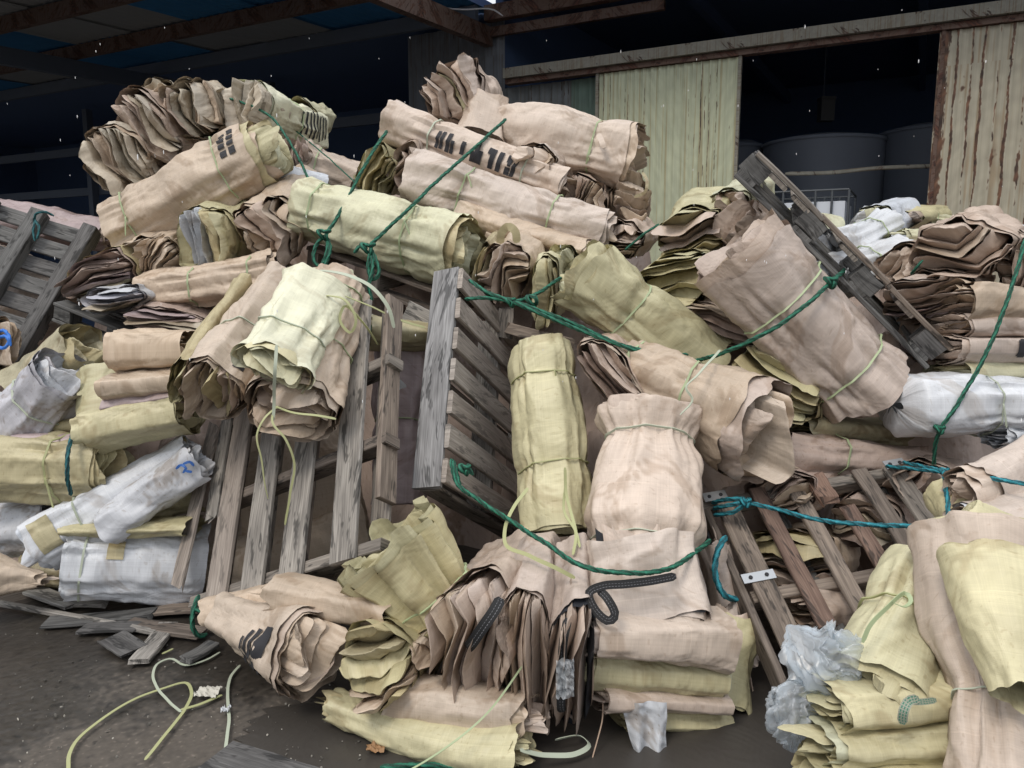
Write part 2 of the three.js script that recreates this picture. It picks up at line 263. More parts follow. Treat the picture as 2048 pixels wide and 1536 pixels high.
{
  // sliding doors of the shed
  const [sL0] = pxWall(1476, 300, 0.12), [sL1] = pxWall(1189, 300, 0.12), [sR] = pxWall(1866, 250, 0.12);
  const top = 3.62;
  const str = (n, w0, w1, a, seed) => { const r = rng(seed); return Array.from({ length: n }, () => [r(), w0 + r() * (w1 - w0), a * (0.4 + 0.9 * r()), r() * 10]); };
  const leftMap = rustTexture(51, [0.75, 0.77, 0.66], [0.40, 0.30, 0.22], -0.16, str(16, 0.002, 0.006, 0.85, 4)); leftMap.repeat.set(0.55, 0.25);
  // rust runs down the ribs of the right door, one run on each side of every rib
  const rr = rng(8), runs = []; for (let k = 0; k < 12; k++) { runs.push([(k + 0.285) / 12, 0.004 + rr() * 0.0045, 1.0 + 0.5 * rr(), rr() * 9], [(k + 0.72) / 12, 0.004 + 0.004 * rr(), 0.5 + 0.6 * rr(), rr() * 9]); }
  runs.push([0.985, 0.03, 1.3, 2]);
  const rightMap = rustTexture(57, [0.70, 0.675, 0.60], [0.43, 0.30, 0.22], 0.02, runs); rightMap.repeat.set(1 / 2.4, 0.3);
  const greenMap = rustTexture(59, [0.36, 0.44, 0.40], [0.24, 0.20, 0.17], -0.1, str(14, 0.003, 0.01, 0.7, 14)); greenMap.repeat.set(0.6, 0.25);
  const greyMap = rustTexture(61, [0.40, 0.42, 0.43], [0.30, 0.24, 0.20], 0.0, str(20, 0.003, 0.012, 0.5, 15)); greyMap.repeat.set(0.5, 0.25);
  const door = (name, label, s0, s1, n, pitch, dep, mat, edge) => {
    const g = root(name, onWall((s0 + s1) / 2, 0, n), label, 'sliding door');
    const o = g.position, sh = (geo) => geo.translate(-o.x, -o.y, -o.z);
    mesh('corrugated_sheet', sh(corrugated(s0, s1, 0.06, top, n, pitch, dep)), mat, g);
    for (const s of edge) mesh('edge_rail', sh(boxBetween(onWall(s, 0.05, n + dep / 2), onWall(s, top + 0.01, n + dep / 2), 0.045, 0.03, WD_)), edge.mat, g);
    mesh('top_rail', sh(boxBetween(onWall(s0, top - 0.02, n - 0.02), onWall(s1, top - 0.02, n - 0.02), 0.03, 0.06)), rustDark, g);
    return g;
  };
  const e1 = [sL0 + 0.015, sL1 - 0.02]; e1.mat = railMat; const e2 = [sR + 0.02]; e2.mat = rustDark;
  door('sliding_door', 'pale green corrugated sliding door hanging half open beside the dark doorway', sL0, sL1, 0.10, 0.085, 0.014, rustMat(leftMap, 0.6), e1);
  { const q = sR; const e = [q - 0.03]; e.mat = rustDark; door('sliding_door', 'cream corrugated sliding door with long brown rust runs on its ribs', q - 2.4, q, 0.10, 0.1, 0.016, rustMat(rightMap, 0.6), e); }
  const [sG1] = pxWall(1140, 300, 0.02), [sG2] = pxWall(1005, 300, 0.02);
  const gp = root('wall_panel', onWall(sL1, 0, 0), 'narrow teal green corrugated wall strip left of the pale green door', 'wall panel');
  mesh('corrugated_sheet', corrugated(sL1 - 0.2, sG1, 0, 3.62, 0.0, 0.12, 0.016).translate(-gp.position.x, 0, -gp.position.z), rustMat(greenMap, 0.7), gp);
  const gq = root('wall_panel', onWall(sG1, 0, 0), 'dark grey corrugated wall sheets with rust lines behind the tall heap', 'wall panel');
  mesh('corrugated_sheet', corrugated(sG1, sG2, 0, 3.62, -0.01, 0.14, 0.016).translate(-gq.position.x, 0, -gq.position.z), rustMat(greyMap, 0.7), gq);
  const [sP1] = pxWall(815, 250, 0.0);
  const gs = root('wall_panel', onWall(sG2, 0, 0), 'charcoal corrugated wall panel under the canopy roof', 'wall panel');
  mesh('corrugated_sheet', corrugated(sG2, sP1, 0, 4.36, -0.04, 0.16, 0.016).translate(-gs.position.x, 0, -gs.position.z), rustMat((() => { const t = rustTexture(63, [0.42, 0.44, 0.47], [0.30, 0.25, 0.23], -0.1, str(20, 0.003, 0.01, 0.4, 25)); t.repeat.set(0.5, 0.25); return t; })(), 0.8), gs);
  // door track with its lip
  const [sT] = pxWall(1010, 160, 0.15);
  const tr = root('door_track', onWall(2, 3.7, 0.14), 'long rusty cream steel door track above the sliding doors', 'door track');
  const at = (g) => g.translate(-tr.position.x, -tr.position.y, -tr.position.z);
  mesh('track_beam', at(boxBetween(onWall(-2, 3.735, 0.14), onWall(sT, 3.73, 0.14), 0.12, 0.105)), railMat, tr);
  mesh('track_lip', at(boxBetween(onWall(-2, 3.65, 0.10), onWall(sT, 3.65, 0.10), 0.10, 0.05)), rustDark, tr);
  // shed behind the wall: roof, floor is the ground, back and side walls
  const sEnd = sG2, back = -9;
  const shed = root('shed_building', onWall(sEnd / 2, 0, -4), 'dark open shed behind the sliding doors', 'shed');
  const sh = (geo) => geo.translate(-shed.position.x, -shed.position.y, -shed.position.z);
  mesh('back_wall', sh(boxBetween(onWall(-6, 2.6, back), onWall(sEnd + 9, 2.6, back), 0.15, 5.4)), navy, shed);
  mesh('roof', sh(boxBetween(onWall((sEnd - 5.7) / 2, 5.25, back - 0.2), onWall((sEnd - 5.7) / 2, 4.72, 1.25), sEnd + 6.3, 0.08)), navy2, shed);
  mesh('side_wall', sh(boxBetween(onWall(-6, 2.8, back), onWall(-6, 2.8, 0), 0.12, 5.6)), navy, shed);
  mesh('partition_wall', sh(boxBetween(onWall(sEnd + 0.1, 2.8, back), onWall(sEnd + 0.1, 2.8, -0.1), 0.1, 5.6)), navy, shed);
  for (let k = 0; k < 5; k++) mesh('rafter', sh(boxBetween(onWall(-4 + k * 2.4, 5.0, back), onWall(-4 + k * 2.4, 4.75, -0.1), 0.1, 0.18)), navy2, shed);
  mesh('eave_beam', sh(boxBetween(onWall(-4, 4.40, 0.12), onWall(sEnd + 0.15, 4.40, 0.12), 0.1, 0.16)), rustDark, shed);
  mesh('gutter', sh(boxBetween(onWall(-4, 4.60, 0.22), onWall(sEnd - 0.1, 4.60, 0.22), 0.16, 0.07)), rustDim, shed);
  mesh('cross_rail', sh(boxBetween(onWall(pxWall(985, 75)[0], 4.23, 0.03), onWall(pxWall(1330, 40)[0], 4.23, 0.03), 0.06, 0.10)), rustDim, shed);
  // things inside the doorway
  const tank = (x, yTop, d, wpx, label, n) => {
    const c = P(x, yTop, d), R = wpx / 2 * d / F, g = root('storage_tank', V(c.x, 0, c.z), label, 'tank', 'dark tanks inside the shed');
    const H = c.y, pr = [[R, 0], [R, H * 0.30], [R + 0.012, H * 0.305], [R + 0.012, H * 0.32], [R, H * 0.325], [R, H * 0.62], [R + 0.014, H * 0.625], [R + 0.014, H * 0.645], [R, H * 0.65], [R, H - 0.05], [R + 0.02, H - 0.045], [R + 0.02, H - 0.01], [R * 0.97, H], [R * 0.6, H + 0.05], [R * 0.2, H + 0.07], [0.001, H + 0.07]];
    mesh('tank_body', new THREE.LatheGeometry(pr.map((q) => new THREE.Vector2(q[0], q[1])), 48), n, g);
  };
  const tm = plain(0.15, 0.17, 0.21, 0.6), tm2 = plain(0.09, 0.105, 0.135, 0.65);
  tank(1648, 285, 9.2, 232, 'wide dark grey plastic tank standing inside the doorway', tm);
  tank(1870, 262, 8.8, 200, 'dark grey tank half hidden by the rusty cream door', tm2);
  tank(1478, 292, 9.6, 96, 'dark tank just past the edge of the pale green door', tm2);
  const pa = P(1570, 348, 7.9), pb = P(1885, 332, 7.4);
  tag(mesh('handrail_pipe', sweep([pa, pa.clone().lerp(pb, 0.3).add(V(0, -0.012, 0)), pa.clone().lerp(pb, 0.6).add(V(0, 0.008, 0)), pb], ropeProf(0.028), { step: 0.05 }), railMat), 'worn pale pipe rail running across the doorway in front of the tanks', 'pipe rail');
  { // caged white liquid container
    const c = P(1622, 450, 7.6), g = root('caged_container', V(c.x, 0, c.z), 'white plastic liquid container in a wire cage behind the leaning block pallet', 'container');
    const a = Math.atan2(WN.x, WN.z); g.rotation.y = a;
    const W = 0.72, H = P(1622, 386, 7.6).y - 0.06, D = 0.8;
    const b = new THREE.BoxGeometry(W - 0.06, H - 0.12, D - 0.06, 6, 8, 6); { const p = b.attributes.position; for (let i = 0; i < p.count; i++) { const k = 0.012 * N3(p.getX(i) * 6, p.getY(i) * 6, p.getZ(i) * 6); p.setX(i, p.getX(i) * (1 + k)); p.setZ(i, p.getZ(i) * (1 + k)); } b.computeVertexNormals(); }
    mesh('plastic_tank', b.translate(0, H / 2, 0), plain(0.62, 0.66, 0.72, 0.5), g);
    const bars = [], bar = (p, q) => bars.push(new THREE.TubeGeometry(new THREE.CatmullRomCurve3([p, q]), 1, 0.012, 6));
    for (let k = 0; k <= 5; k++) for (const z of [-D / 2, D / 2]) bar(V(-W / 2 + W * k / 5, 0.1, z), V(-W / 2 + W * k / 5, H + 0.04, z));
    for (let k = 0; k <= 6; k++) { const y = 0.1 + (H - 0.06) * k / 6; for (const z of [-D / 2, D / 2]) bar(V(-W / 2, y, z), V(W / 2, y, z)); for (const x of [-W / 2, W / 2]) bar(V(x, y, -D / 2), V(x, y, D / 2)); }
    mesh('wire_cage', mergeGeometries(bars), plain(0.09, 0.10, 0.11, 0.6, 0.4), g);
  }
  { const c = P(1652, 222, 11.5), g = root('control_box', c, 'small dim grey box hanging high in the dark doorway', 'box'); mesh('housing', new THREE.BoxGeometry(0.2, 0.3, 0.16), plain(0.10, 0.10, 0.10, 0.7), g); mesh('lid', new THREE.BoxGeometry(0.22, 0.05, 0.18).translate(0, 0.17, 0), plain(0.08, 0.08, 0.08), g); mesh('cable', new THREE.CylinderGeometry(0.012, 0.012, 2.4, 6).translate(-0.05, 1.35, 0), navy3, g); }

  // canopy on the left: roof sheets, purlins, rafters, far wall
  const cR = pxWall(985, 25)[0], cL = cR + 16, eave = 4.3, rh = (n) => 4.46 - 0.055 * n;
  const can = root('canopy', onWall(cR + 6, 0, 1), 'dark open canopy with rusty purlins and blue and grey roof sheets', 'canopy');
  const ch = (geo) => geo.translate(-can.position.x, -can.position.y, -can.position.z);
  const cb = plain(0.03, 0.16, 0.36, 0.6), cg = plain(0.24, 0.255, 0.27, 0.7);
  const sheet = (s0, s1, n0, n1, mat, lift) => {
    const ns = Math.round((s1 - s0) / 0.045);
    mesh('roof_sheet', ch(grid(ns + 1, 5, (i, j) => { const s = lerp(s0, s1, i / ns), n = lerp(n0, n1, j / 4), q = onWall(s, rh(n) + lift + 0.012 * Math.sin(i * 2.1) + 0.01 * N3(s * 2, n, 3), n); return [q.x, q.y, q.z, s, n]; })), mat, can);
  };
  for (let k = 0; k < 16; k++) for (let q = 0; q < 3; q++) { const n0 = [0, 1.55, 3.1][q], n1 = [1.55, 3.1, eave][q]; sheet(cR + k, cR + k + 1.03, n0, n1, (k * 5 + q * 3) % 4 < 2 ? cb : cg, (k % 2) * 0.016); }
  for (let k = 0; k < 4; k++) { const n = [0.35, 1.55, 2.75, 3.95][k]; mesh('purlin', ch(boxBetween(onWall(cR, rh(n) - 0.09, n), onWall(cL, rh(n) - 0.09, n), 0.07, 0.15)), k === 0 ? navy3 : rustDim, can); }
  for (const s of [cR + 0.05, cR + 5.2, cR + 10.4]) mesh('rafter', ch(boxBetween(onWall(s, rh(0) - 0.27, 0), onWall(s, rh(eave) - 0.27, eave), 0.1, 0.2)), s < cR + 1 ? rustDim : navy3, can);
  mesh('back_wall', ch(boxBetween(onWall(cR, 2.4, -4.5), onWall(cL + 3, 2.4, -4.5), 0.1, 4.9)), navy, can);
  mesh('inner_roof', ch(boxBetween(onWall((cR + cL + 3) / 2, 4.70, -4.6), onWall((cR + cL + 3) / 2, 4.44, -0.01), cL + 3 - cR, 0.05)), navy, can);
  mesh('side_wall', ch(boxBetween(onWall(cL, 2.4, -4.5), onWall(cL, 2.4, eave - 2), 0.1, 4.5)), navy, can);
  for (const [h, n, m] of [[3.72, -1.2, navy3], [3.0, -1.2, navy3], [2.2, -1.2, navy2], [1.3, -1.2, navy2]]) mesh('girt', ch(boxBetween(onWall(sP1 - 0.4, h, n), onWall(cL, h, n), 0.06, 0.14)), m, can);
  for (const x of [545, 180]) mesh('post', ch(boxBetween(onWall(pxWall(x, 300, -1.1)[0], 0, -1.1), onWall(pxWall(x, 300, -1.1)[0], 4.4, -1.1), 0.12, 0.12, WD_)), navy3, can);
  // loose cable under the roof edge
  tag(mesh('cable', sweep([P(820, -8, 8.0), P(868, 12, 8.0), P(920, 19, 8.1), P(985, 19, 8.2), P(1006, 32, 8.2)], ropeProf(0.011), { step: 0.06 }), plain(0.5, 0.5, 0.52)), 'pale cable looping under the canopy roof at the top', 'cable');
}

// ---------------------------------------------------------------- bundles of folded bulk bags
const G = (x, y, h = 0.012) => { const d = P(x, y, 1).sub(EYEP); return EYEP.clone().addScaledVector(d, (h - EYE) / d.y); };
const px = (list) => list.map((q) => (q.length === 2 ? G(q[0], q[1]) : P(...q)));
let bundleNo = 0;
const SHADES = {}, shade = (k, i) => SHADES[k + i] ??= (() => { const m = M[k].clone(), c = m.color, q = [[1, 1, 1], [1.06, 1.05, 1.05], [0.92, 0.91, 0.90], [0.97, 0.99, 1.03]][i]; c.setRGB(c.r * q[0], c.g * q[1], c.b * q[2]); return m; })();   // bags fade differently
const heapPts = [], BUNDLES = {};
// A, B: the two ends [pixel x, pixel y, metres]; a, b: half sizes there in photograph pixels [across, through];
// c: colour of the wrap, ci: colours of the bags folded inside; ends: which ends are modelled open; ang: direction of "across" in the picture (degrees)
function bundle(name, label, A, B, a, b, c, ci, o = {}) {
  const seed = ++bundleNo, R = rng(seed * 13 + 5), off = seed * 17.31;
  const pA = P(...A), pB = P(...B), w = pB.clone().sub(pA), L = w.length(); w.normalize();
  const mA = A[2] / F, mB = B[2] / F, aA = a[0] * mA, bA = a[1] * mA, aB = b[0] * mB, bB = b[1] * mB;
  let ref;
  if (o.ang == null) { const dx = B[0] - A[0], dy = B[1] - A[1], q = Math.hypot(dx, dy) || 1; ref = RIGHT.clone().multiplyScalar(dy / q).addScaledVector(UP, dx / q); if (ref.dot(UP) < 0) ref.negate(); }
  else ref = RIGHT.clone().multiplyScalar(Math.cos(o.ang * Math.PI / 180)).addScaledVector(UP, Math.sin(o.ang * Math.PI / 180));
  const u = ref.addScaledVector(w, -ref.dot(w)).normalize(), v = w.clone().cross(u);
  const mid = pA.clone().add(pB).multiplyScalar(0.5);
  if (v.dot(EYEP.clone().sub(mid)) < 0) v.negate();
  const base = mid.clone(); base.y -= Math.max(aA, bA, aB, bB) * 0.9;
  const g = root(name, base, label, o.cat || 'bag bundle', o.group);
  const sz = (aA + bA + aB + bB) / 4, p = o.p ?? 2.4, ip = 2 / p, lump = (o.lump ?? 0.13) * 0.75 * sz, cr = (o.cr ?? 0.06) * sz, wr = o.wr ?? 0.0034;
  const ties = (o.ties ?? []).map((t) => t * L), bu = (o.bend?.[0] ?? 0) * mA, bv = (o.bend?.[1] ?? 0) * mA, prof = o.prof;
  const pd = o.pinch ?? 0.10, seam = o.seam ?? (2.2 + R() * 2.4), pleat = o.pleat;
  const size = (t) => { let s = 1; if (prof) { let k = 0; while (k < prof.length - 2 && t > prof[k + 1][0]) k++; const q = sm(0, 1, (t - prof[k][0]) / (prof[k + 1][0] - prof[k][0])); s = lerp(prof[k][1], prof[k + 1][1], q); } return s; };
  const sec = (z) => { const t = clamp(z / L, -0.15, 1.15), s = size(t); let k = 1; if (o.cap) { const e = (o.cap === 'A' ? z : L - z) / (o.capLen ?? 0.16); if (e < 1) k *= Math.sqrt(Math.max(0.0004, 1 - (1 - Math.max(0, e)) ** 2)); } for (const q of ties) k -= pd * Math.exp(-(((z - q) / 0.045) ** 2)); return [lerp(aA, aB, clamp(t)) * s * k, lerp(bA, bB, clamp(t)) * s * k, 4 * t * (1 - t)]; };
  const put = (x, y, z, bow) => { const X = x + bu * bow, Y = y + bv * bow; return [pA.x - base.x + w.x * z + u.x * X + v.x * Y, pA.y - base.y + w.y * z + u.y * X + v.y * Y, pA.z - base.z + w.z * z + u.z * X + v.z * Y]; };
  const S = (th, z, d, sd = 0) => { // the outer skin
    const [sa, sb, bow] = sec(z), ct = Math.cos(th), st = Math.sin(th);
    let x = sa * Math.sign(ct) * Math.abs(ct) ** ip, y = sb * Math.sign(st) * Math.abs(st) ** ip;
    { const f = poly(x, y, z, sa, sb); x *= f; y *= f; }
    const qx = x * 1.0 + off, qy = y * 1.0 + off * 0.7 + sd, qz = z;
    let k = lump * N3(qx * 3.1, qy * 3.1, qz * 2.4) * 1.5 + cr * crease(qx * 8, qy * 8, qz * 5.5, seed) + wr * crease(qx * 26, qy * 26, qz * 13, seed + 2) + (o.fold ?? 0.0085) * crease(qx * 13 + 5, qy * 13, qz * 4.5, seed + 1);
    
    let near = 0; for (const q of ties) { const e = Math.abs(z - q); near = Math.max(near, Math.exp(-((e / 0.15) ** 2))); }
    if (near > 0.02) k += near * 0.013 * (tri(th * 1.6 + 0.7 * N3(qx * 7, qy * 7, 2) + off) - 0.2) + near * 0.006 * tri(th * 3.7 + off);
    if (pleat) { const e = pleat.at === 'B' ? L - z : z; k += pleat.amp * tri(th * pleat.n / 6.283 + 0.35 * N3(qx * 4, qy * 4, z * 1.5)) * Math.exp(-Math.max(0, e) / (pleat.len ?? 0.3)); }
    const r = Math.hypot(x, y) || 1; k += d; k *= 1;
    k = Math.max(k, -r * 0.7);
    return put(x + x / r * k, y + y / r * k, z, bow);
  };
  const faces = Array.from({ length: o.ang != null ? 7 : 8 }, (_, k, n = o.ang != null ? 7 : 8) => [(k + 0.75 * R()) / n * Math.PI * 2, (o.ang != null ? 0.80 : 0.88) + 0.17 * R(), (R() - 0.5) * 1.2, R() * 40]);
  const poly = (x, y, z, sa, sb) => { // how far the flat faces pull the outline in at this direction, 0..1
    const ux = x / sa, uy = y / sb, r = Math.hypot(ux, uy) || 1e-6, a0 = Math.atan2(uy, ux); let m = r;
    for (const [a, d, tw, q] of faces) { const c = Math.cos(a0 - a - tw * z - 0.25 * N3(z * 3, q, 1)); if (c > 0.2) { const e = (d + 0.09 * N3(z * 2.6, q, 6)) / c; if (e < m) m = e; } }
    return m / r;
  };
  const flat = p >= 3.2 && o.ang == null, ends = o.ends ?? 'A', meanR = (sz * 2) * 0.55;
  const rag = (e, th, k) => (o.rag ?? 0.03) * (flat ? 0.5 : 1) * (0.9 * N3(Math.cos(th) * 1.4 + off + k * 5, Math.sin(th) * 1.4, e) + 0.10 * N3(Math.cos(th) * 5 + off, Math.sin(th) * 5 + k * 3, e + 4));
  // outer wrap
  const NT = o.nt ?? clamp(Math.round(sz * 2 * 3.4 / 0.0135), 64, 132), NZ = clamp(Math.round(L / 0.0135), 24, 88), uo = R() * 3, vo = R() * 3;
  const matOf = (k) => shade(k, Math.floor(R() * 4));
  const wrapFn = (layer, z0, z1, nz) => (i, j) => {
    const th = seam + i / (NT - 1) * 6.75, t = j / (nz - 1), flap = 0.010 * clamp((th - seam) / 6.28);
    const lo = z0 + (z0 < 0.5 * L ? rag(1, th, layer) : 0), hi = z1 + (z1 > 0.5 * L ? rag(2, th, layer) : 0), z = lerp(lo, hi, t);
    const eA = clamp(1 - z / 0.14), eB = clamp(1 - (L - z) / 0.14), fl = (o.flare ?? 0.02) * (flat ? 0.4 : 1) * (eA * eA * (0.35 + N3(th * 1.1 + off, 2, layer)) + eB * eB * (0.35 + N3(th * 1.1 + off, 8, layer)));
    const q = S(th, z, flap - 0.011 * layer + fl + (layer ? 0.006 * N3(th * 2 + layer * 7, z * 5, off) : 0));
    return [...q, th * meanR + uo, z + vo];
  };
  mesh('outer_wrap', grid(NT, NZ, wrapFn(0, o.ang != null ? 0.015 : 0, L, NZ)), matOf(c), g);
  const inner = Array.isArray(ci) ? ci : [ci ?? c];
  const nw = o.nw ?? (o.ang != null ? 1 : 2);
  for (const E of ends) {
    for (let k = 1; k <= nw; k++) {
      const e = (o.step ?? 0.03) * (R() * 1.6 - 0.9), dep = 0.22, f = E === 'A' ? wrapFn(k, e, dep, 12) : wrapFn(k, L - dep, L - e, 12);
      mesh('bag_layer', grid(NT, 12, f), matOf(R() < 0.5 ? c : inner[k % inner.length]), g);
    }
    // folded bags packed in the open end: each one a flat fold whose rounded lip shows, warped together like packed cloth
    const fd = (o.fd ?? (o.ang == null && Math.max(bA, bB) > Math.max(aA, aB) * 1.15 ? 90 : 0)) * Math.PI / 180, cf = Math.cos(fd), sf = Math.sin(fd), warp = (o.warp ?? 0.22);
    const ea = E === 'A' ? aA : aB, eb = E === 'A' ? bA : bB, stackH = Math.abs(cf) * eb + Math.abs(sf) * ea;
    const calm = p >= 3.2 && o.ang == null ? 0.35 : 1, n = Math.round((o.n ?? clamp(Math.round(stackH * 2 / 0.034), 4, 12)) * (calm < 1 ? 0.9 : 1.12)), spread = o.spread ?? 0.05, lipOut = o.lip ?? (o.ang != null ? 0.055 : 0.0), mm = 36;
    const ys = [], hs = []; { const q = Array.from({ length: n }, () => 0.3 + Math.pow(R(), 1.5) * 1.4), T = q.reduce((x, y) => x + y, 0); let y = -0.97; for (const h of q) { const hh = h / T * 1.94; ys.push(y + hh / 2); hs.push(hh / 2); y += hh; } }
    const sideL = [-1, -1, -1, -0.985, -0.93, -0.55, -0.1, 0.35, 0.68, 0.84, 0.95, 1, 1, 1, 1];
    for (let k = 0; k < n; k++) {
      const pop = R() < 0.3 ? 0.02 + R() * 0.05 : 0, wid = Math.max(0.3, Math.pow(Math.max(0.05, 1 - Math.pow(Math.abs(ys[k]), p)), 1 / p)) * (0.84 + 0.16 * R()), ext = (R() - 0.55) * spread - lipOut - pop * calm, sh = (R() - 0.5) * 0.16, r1 = R() * 50, s0 = R() * 4, t0 = R() * 4, flip = R() < 0.5 ? 1 : -1, D = calm < 1 ? 0.02 : 0.025 + 0.075 * R(), tip = (R() - 0.5) * 0.10;
      const zL = [0.30, 0.17, D + 0.05, D + 0.008, D * 0.93, D * 0.74, D * 0.52, D * 0.27, D * 0.09, 0.0015, 0, 0.006, 0.03, 0.13, 0.30];
      const geo = grid(mm, sideL.length, (i, j) => {
        const t = i / (mm - 1) * 2 - 1, zz = zL[j], side = sideL[j] * flip, edge = Math.sqrt(Math.max(0, 1 - Math.pow(Math.abs(t), 9)));
        const x0 = t * wid + sh, fr = Math.max(0, 1 - zz / 0.2), kink = tri(x0 * 0.42 + r1), nz = 0.6 * N3(x0 * 0.8 + r1, k * 3.1, off) + 0.5 * kink;
        const y0 = ys[k] + side * hs[k] * 0.97 * edge + fr * hs[k] * calm * (0.5 * N3(x0 * 0.8, r1, 8) + 0.32 * tri(x0 * 0.6 + r1 * 1.7) + 0.17 * crease(x0 * 4 + r1, zz * 11, k, seed));
        const q = off + 3, zq = zz * 1.2;
        let x = x0 + warp * 0.7 * N3(x0 * 0.7 + q, y0 * 0.7, zq);
        let y = y0 + warp * (0.7 * N3(x0 * 0.8, y0 * 0.7 + q, zq + 9) + 0.75 * tri(x0 * 0.40 + 0.45 * N3(x0 * 0.7, y0 * 0.8 + q, 2) + y0 * 0.22 + off) + 0.17 * crease(x0 * 2.4 + q, y0 * 0.9, zz * 5, seed));
        const lim = Math.pow(Math.pow(Math.abs(x), p) + Math.pow(Math.abs(y), p), 1 / p); if (lim > 0.95) { const m = 0.95 / lim; x *= m; y *= m; }
        let X = x * cf - y * sf, Y = x * sf + y * cf; { const f = poly(X, Y, 0.05, 1, 1); X *= f; Y *= f; }
        const zin = ext * (calm < 1 ? 0.6 : 1) + zz + (0.05 * nz + tip * t) * fr * calm + 0.004 * fr * crease(x0 * 6 + r1, side * 2, zz * 20, k) + Math.abs(t) ** 7 * 0.04;
        const z = E === 'A' ? zin : L - zin, [sa, sb, bow] = sec(clamp(z, 0, L)), g2 = 1 + 0.06 * (zin < 0 ? 1 : 0);
        return [...put(X * Math.max(0.01, sa - 0.010 * nw) * g2, Y * Math.max(0.01, sb - 0.010 * nw) * g2, z, bow), x0 * sa * 1.2 + s0, zz * sideL[j] + t0];
      });
      mesh('folded_bag', geo, matOf(inner[Math.floor(k * inner.length / n + R() * 0.9) % inner.length]), g);
    }
  }
  // the strings: they span the hollows between the high spots
  for (const zt of ties) {
    const pts = [], K = 40, tilt = (R() - 0.5) * 0.05;
    for (let k = 0; k < K; k++) { const th = k / K * Math.PI * 2; const q = S(th, zt + tilt * Math.cos(th + off), 0.011); pts.push(V(q[0], q[1], q[2])); }
    for (let it = 0; it < 2; it++) for (let k = 0; k < K; k++) { const m = pts[(k + K - 1) % K].clone().add(pts[(k + 1) % K]).multiplyScalar(0.5), cc = put(0, 0, zt, sec(zt)[2]), c3 = V(...cc); if (m.distanceTo(c3) > pts[k].distanceTo(c3)) pts[k].copy(m); }
    mesh('tie_string', sweep(pts, tapeProf(o.tw ?? 0.0045, 0.002), { closed: true, step: 0.012, twist: 0, up: null }), M[o.tie ?? 'tie'], g);
    if (o.tail !== 0 && R() < 0.3) { const q = pts[Math.floor(K * 0.25 + R() * 6 - 3)].clone(), e = V(R() - 0.5, -0.6 - R(), R() * 0.4).multiplyScalar(0.05), toE = EYEP.clone().sub(mid).normalize().multiplyScalar(0.02); mesh('string_tail', sweep([q.clone(), q.clone().add(toE), q.clone().add(toE).add(e), q.clone().addScaledVector(toE, 0.6).addScaledVector(e, 1.8)], tapeProf(0.004, 0.0015), { step: 0.012, twist: 9 }), M[o.tie ?? 'tie'], g); }
  }
  // black stencil print: [from angle, to angle, from z, to z (fractions), pattern]
  for (const pr of o.print ?? []) {
    const [t0, t1, z0, z1, pat] = pr, gm = [];
    pat(R).forEach(([x0, x1, y0, y1, sk = 0]) => gm.push(grid(8, 8, (i, j) => { const fx = lerp(x0, x1, i / 7), fy = lerp(y0, y1, j / 7), zz = (z0 + (z1 - z0) * (fx + sk * (fy - 0.5))) * L, th = lerp(t0, t1, fy); const q = S(th + (th < seam ? 6.2832 : 0), zz, 0.0125); return [...q, fx, fy]; })));
    const pm = mesh('stencil_print', mergeGeometries(gm), M.ink, g);
  }
  for (const [t0, t1, z0, z1, mk, nm] of o.patch ?? []) mesh(nm ?? 'strap_patch', grid(14, 14, (i, j) => { const th = lerp(t0, t1, i / 13), zz = lerp(z0, z1, j / 13) * L, q = S(th + (th < seam ? 6.2832 : 0), zz, 0.0135); return [...q, th * meanR, zz]; }), matOf(mk), g);
  heapPts.push([pA.x, pA.y - sz * 0.6, pA.z], [pB.x, pB.y - sz * 0.6, pB.z], [mid.x, mid.y - sz * 0.6, mid.z]);
  g.userData.S = undefined; delete g.userData.S;
  BUNDLES[label] = g;
  return { g, S: (th, t, d = 0.012) => { const q = S(th, t * L, d); return V(q[0] + base.x, q[1] + base.y, q[2] + base.z); } };
}

// ---------------------------------------------------------------- pallets and planks
// finds how far away three corners of a pallet stand so that its sides have their real lengths and a right angle
function corners(o, u, v, W, H, d) {
  d = d.slice();
  const res = (d) => { const O = P(o[0], o[1], d[0]), U = P(u[0], u[1], d[1]).sub(O), Q = P(v[0], v[1], d[2]).sub(O); return [U.length() - W, Q.length() - H, U.dot(Q)]; };
  for (let it = 0; it < 60; it++) {
    const r = res(d), J = [0, 1, 2].map((k) => { const e = d.slice(); e[k] += 1e-4; return res(e).map((x, i) => (x - r[i]) / 1e-4); });
    const A = [0, 1, 2].map((i) => [0, 1, 2].map((j) => J.reduce((s, _, q) => s, 0) + [0, 1, 2].reduce((s, q) => s + J[i][q] * J[j][q], 0) + (i === j ? 0.004 : 0)));
    const bb = [0, 1, 2].map((i) => -[0, 1, 2].reduce((s, q) => s + J[i][q] * r[q], 0));
    const m = new THREE.Matrix3().set(...A.flat()), x = V(...bb).applyMatrix3(m.invert());
    d[0] += clamp(x.x, -0.2, 0.2); d[1] += clamp(x.y, -0.2, 0.2); d[2] += clamp(x.z, -0.2, 0.2);
  }
  const r = res(d); console.log('pallet depths', d.map((x) => x.toFixed(2)).join(' '), 'miss', r.map((x) => x.toFixed(3)).join(' '));
  return d;
}
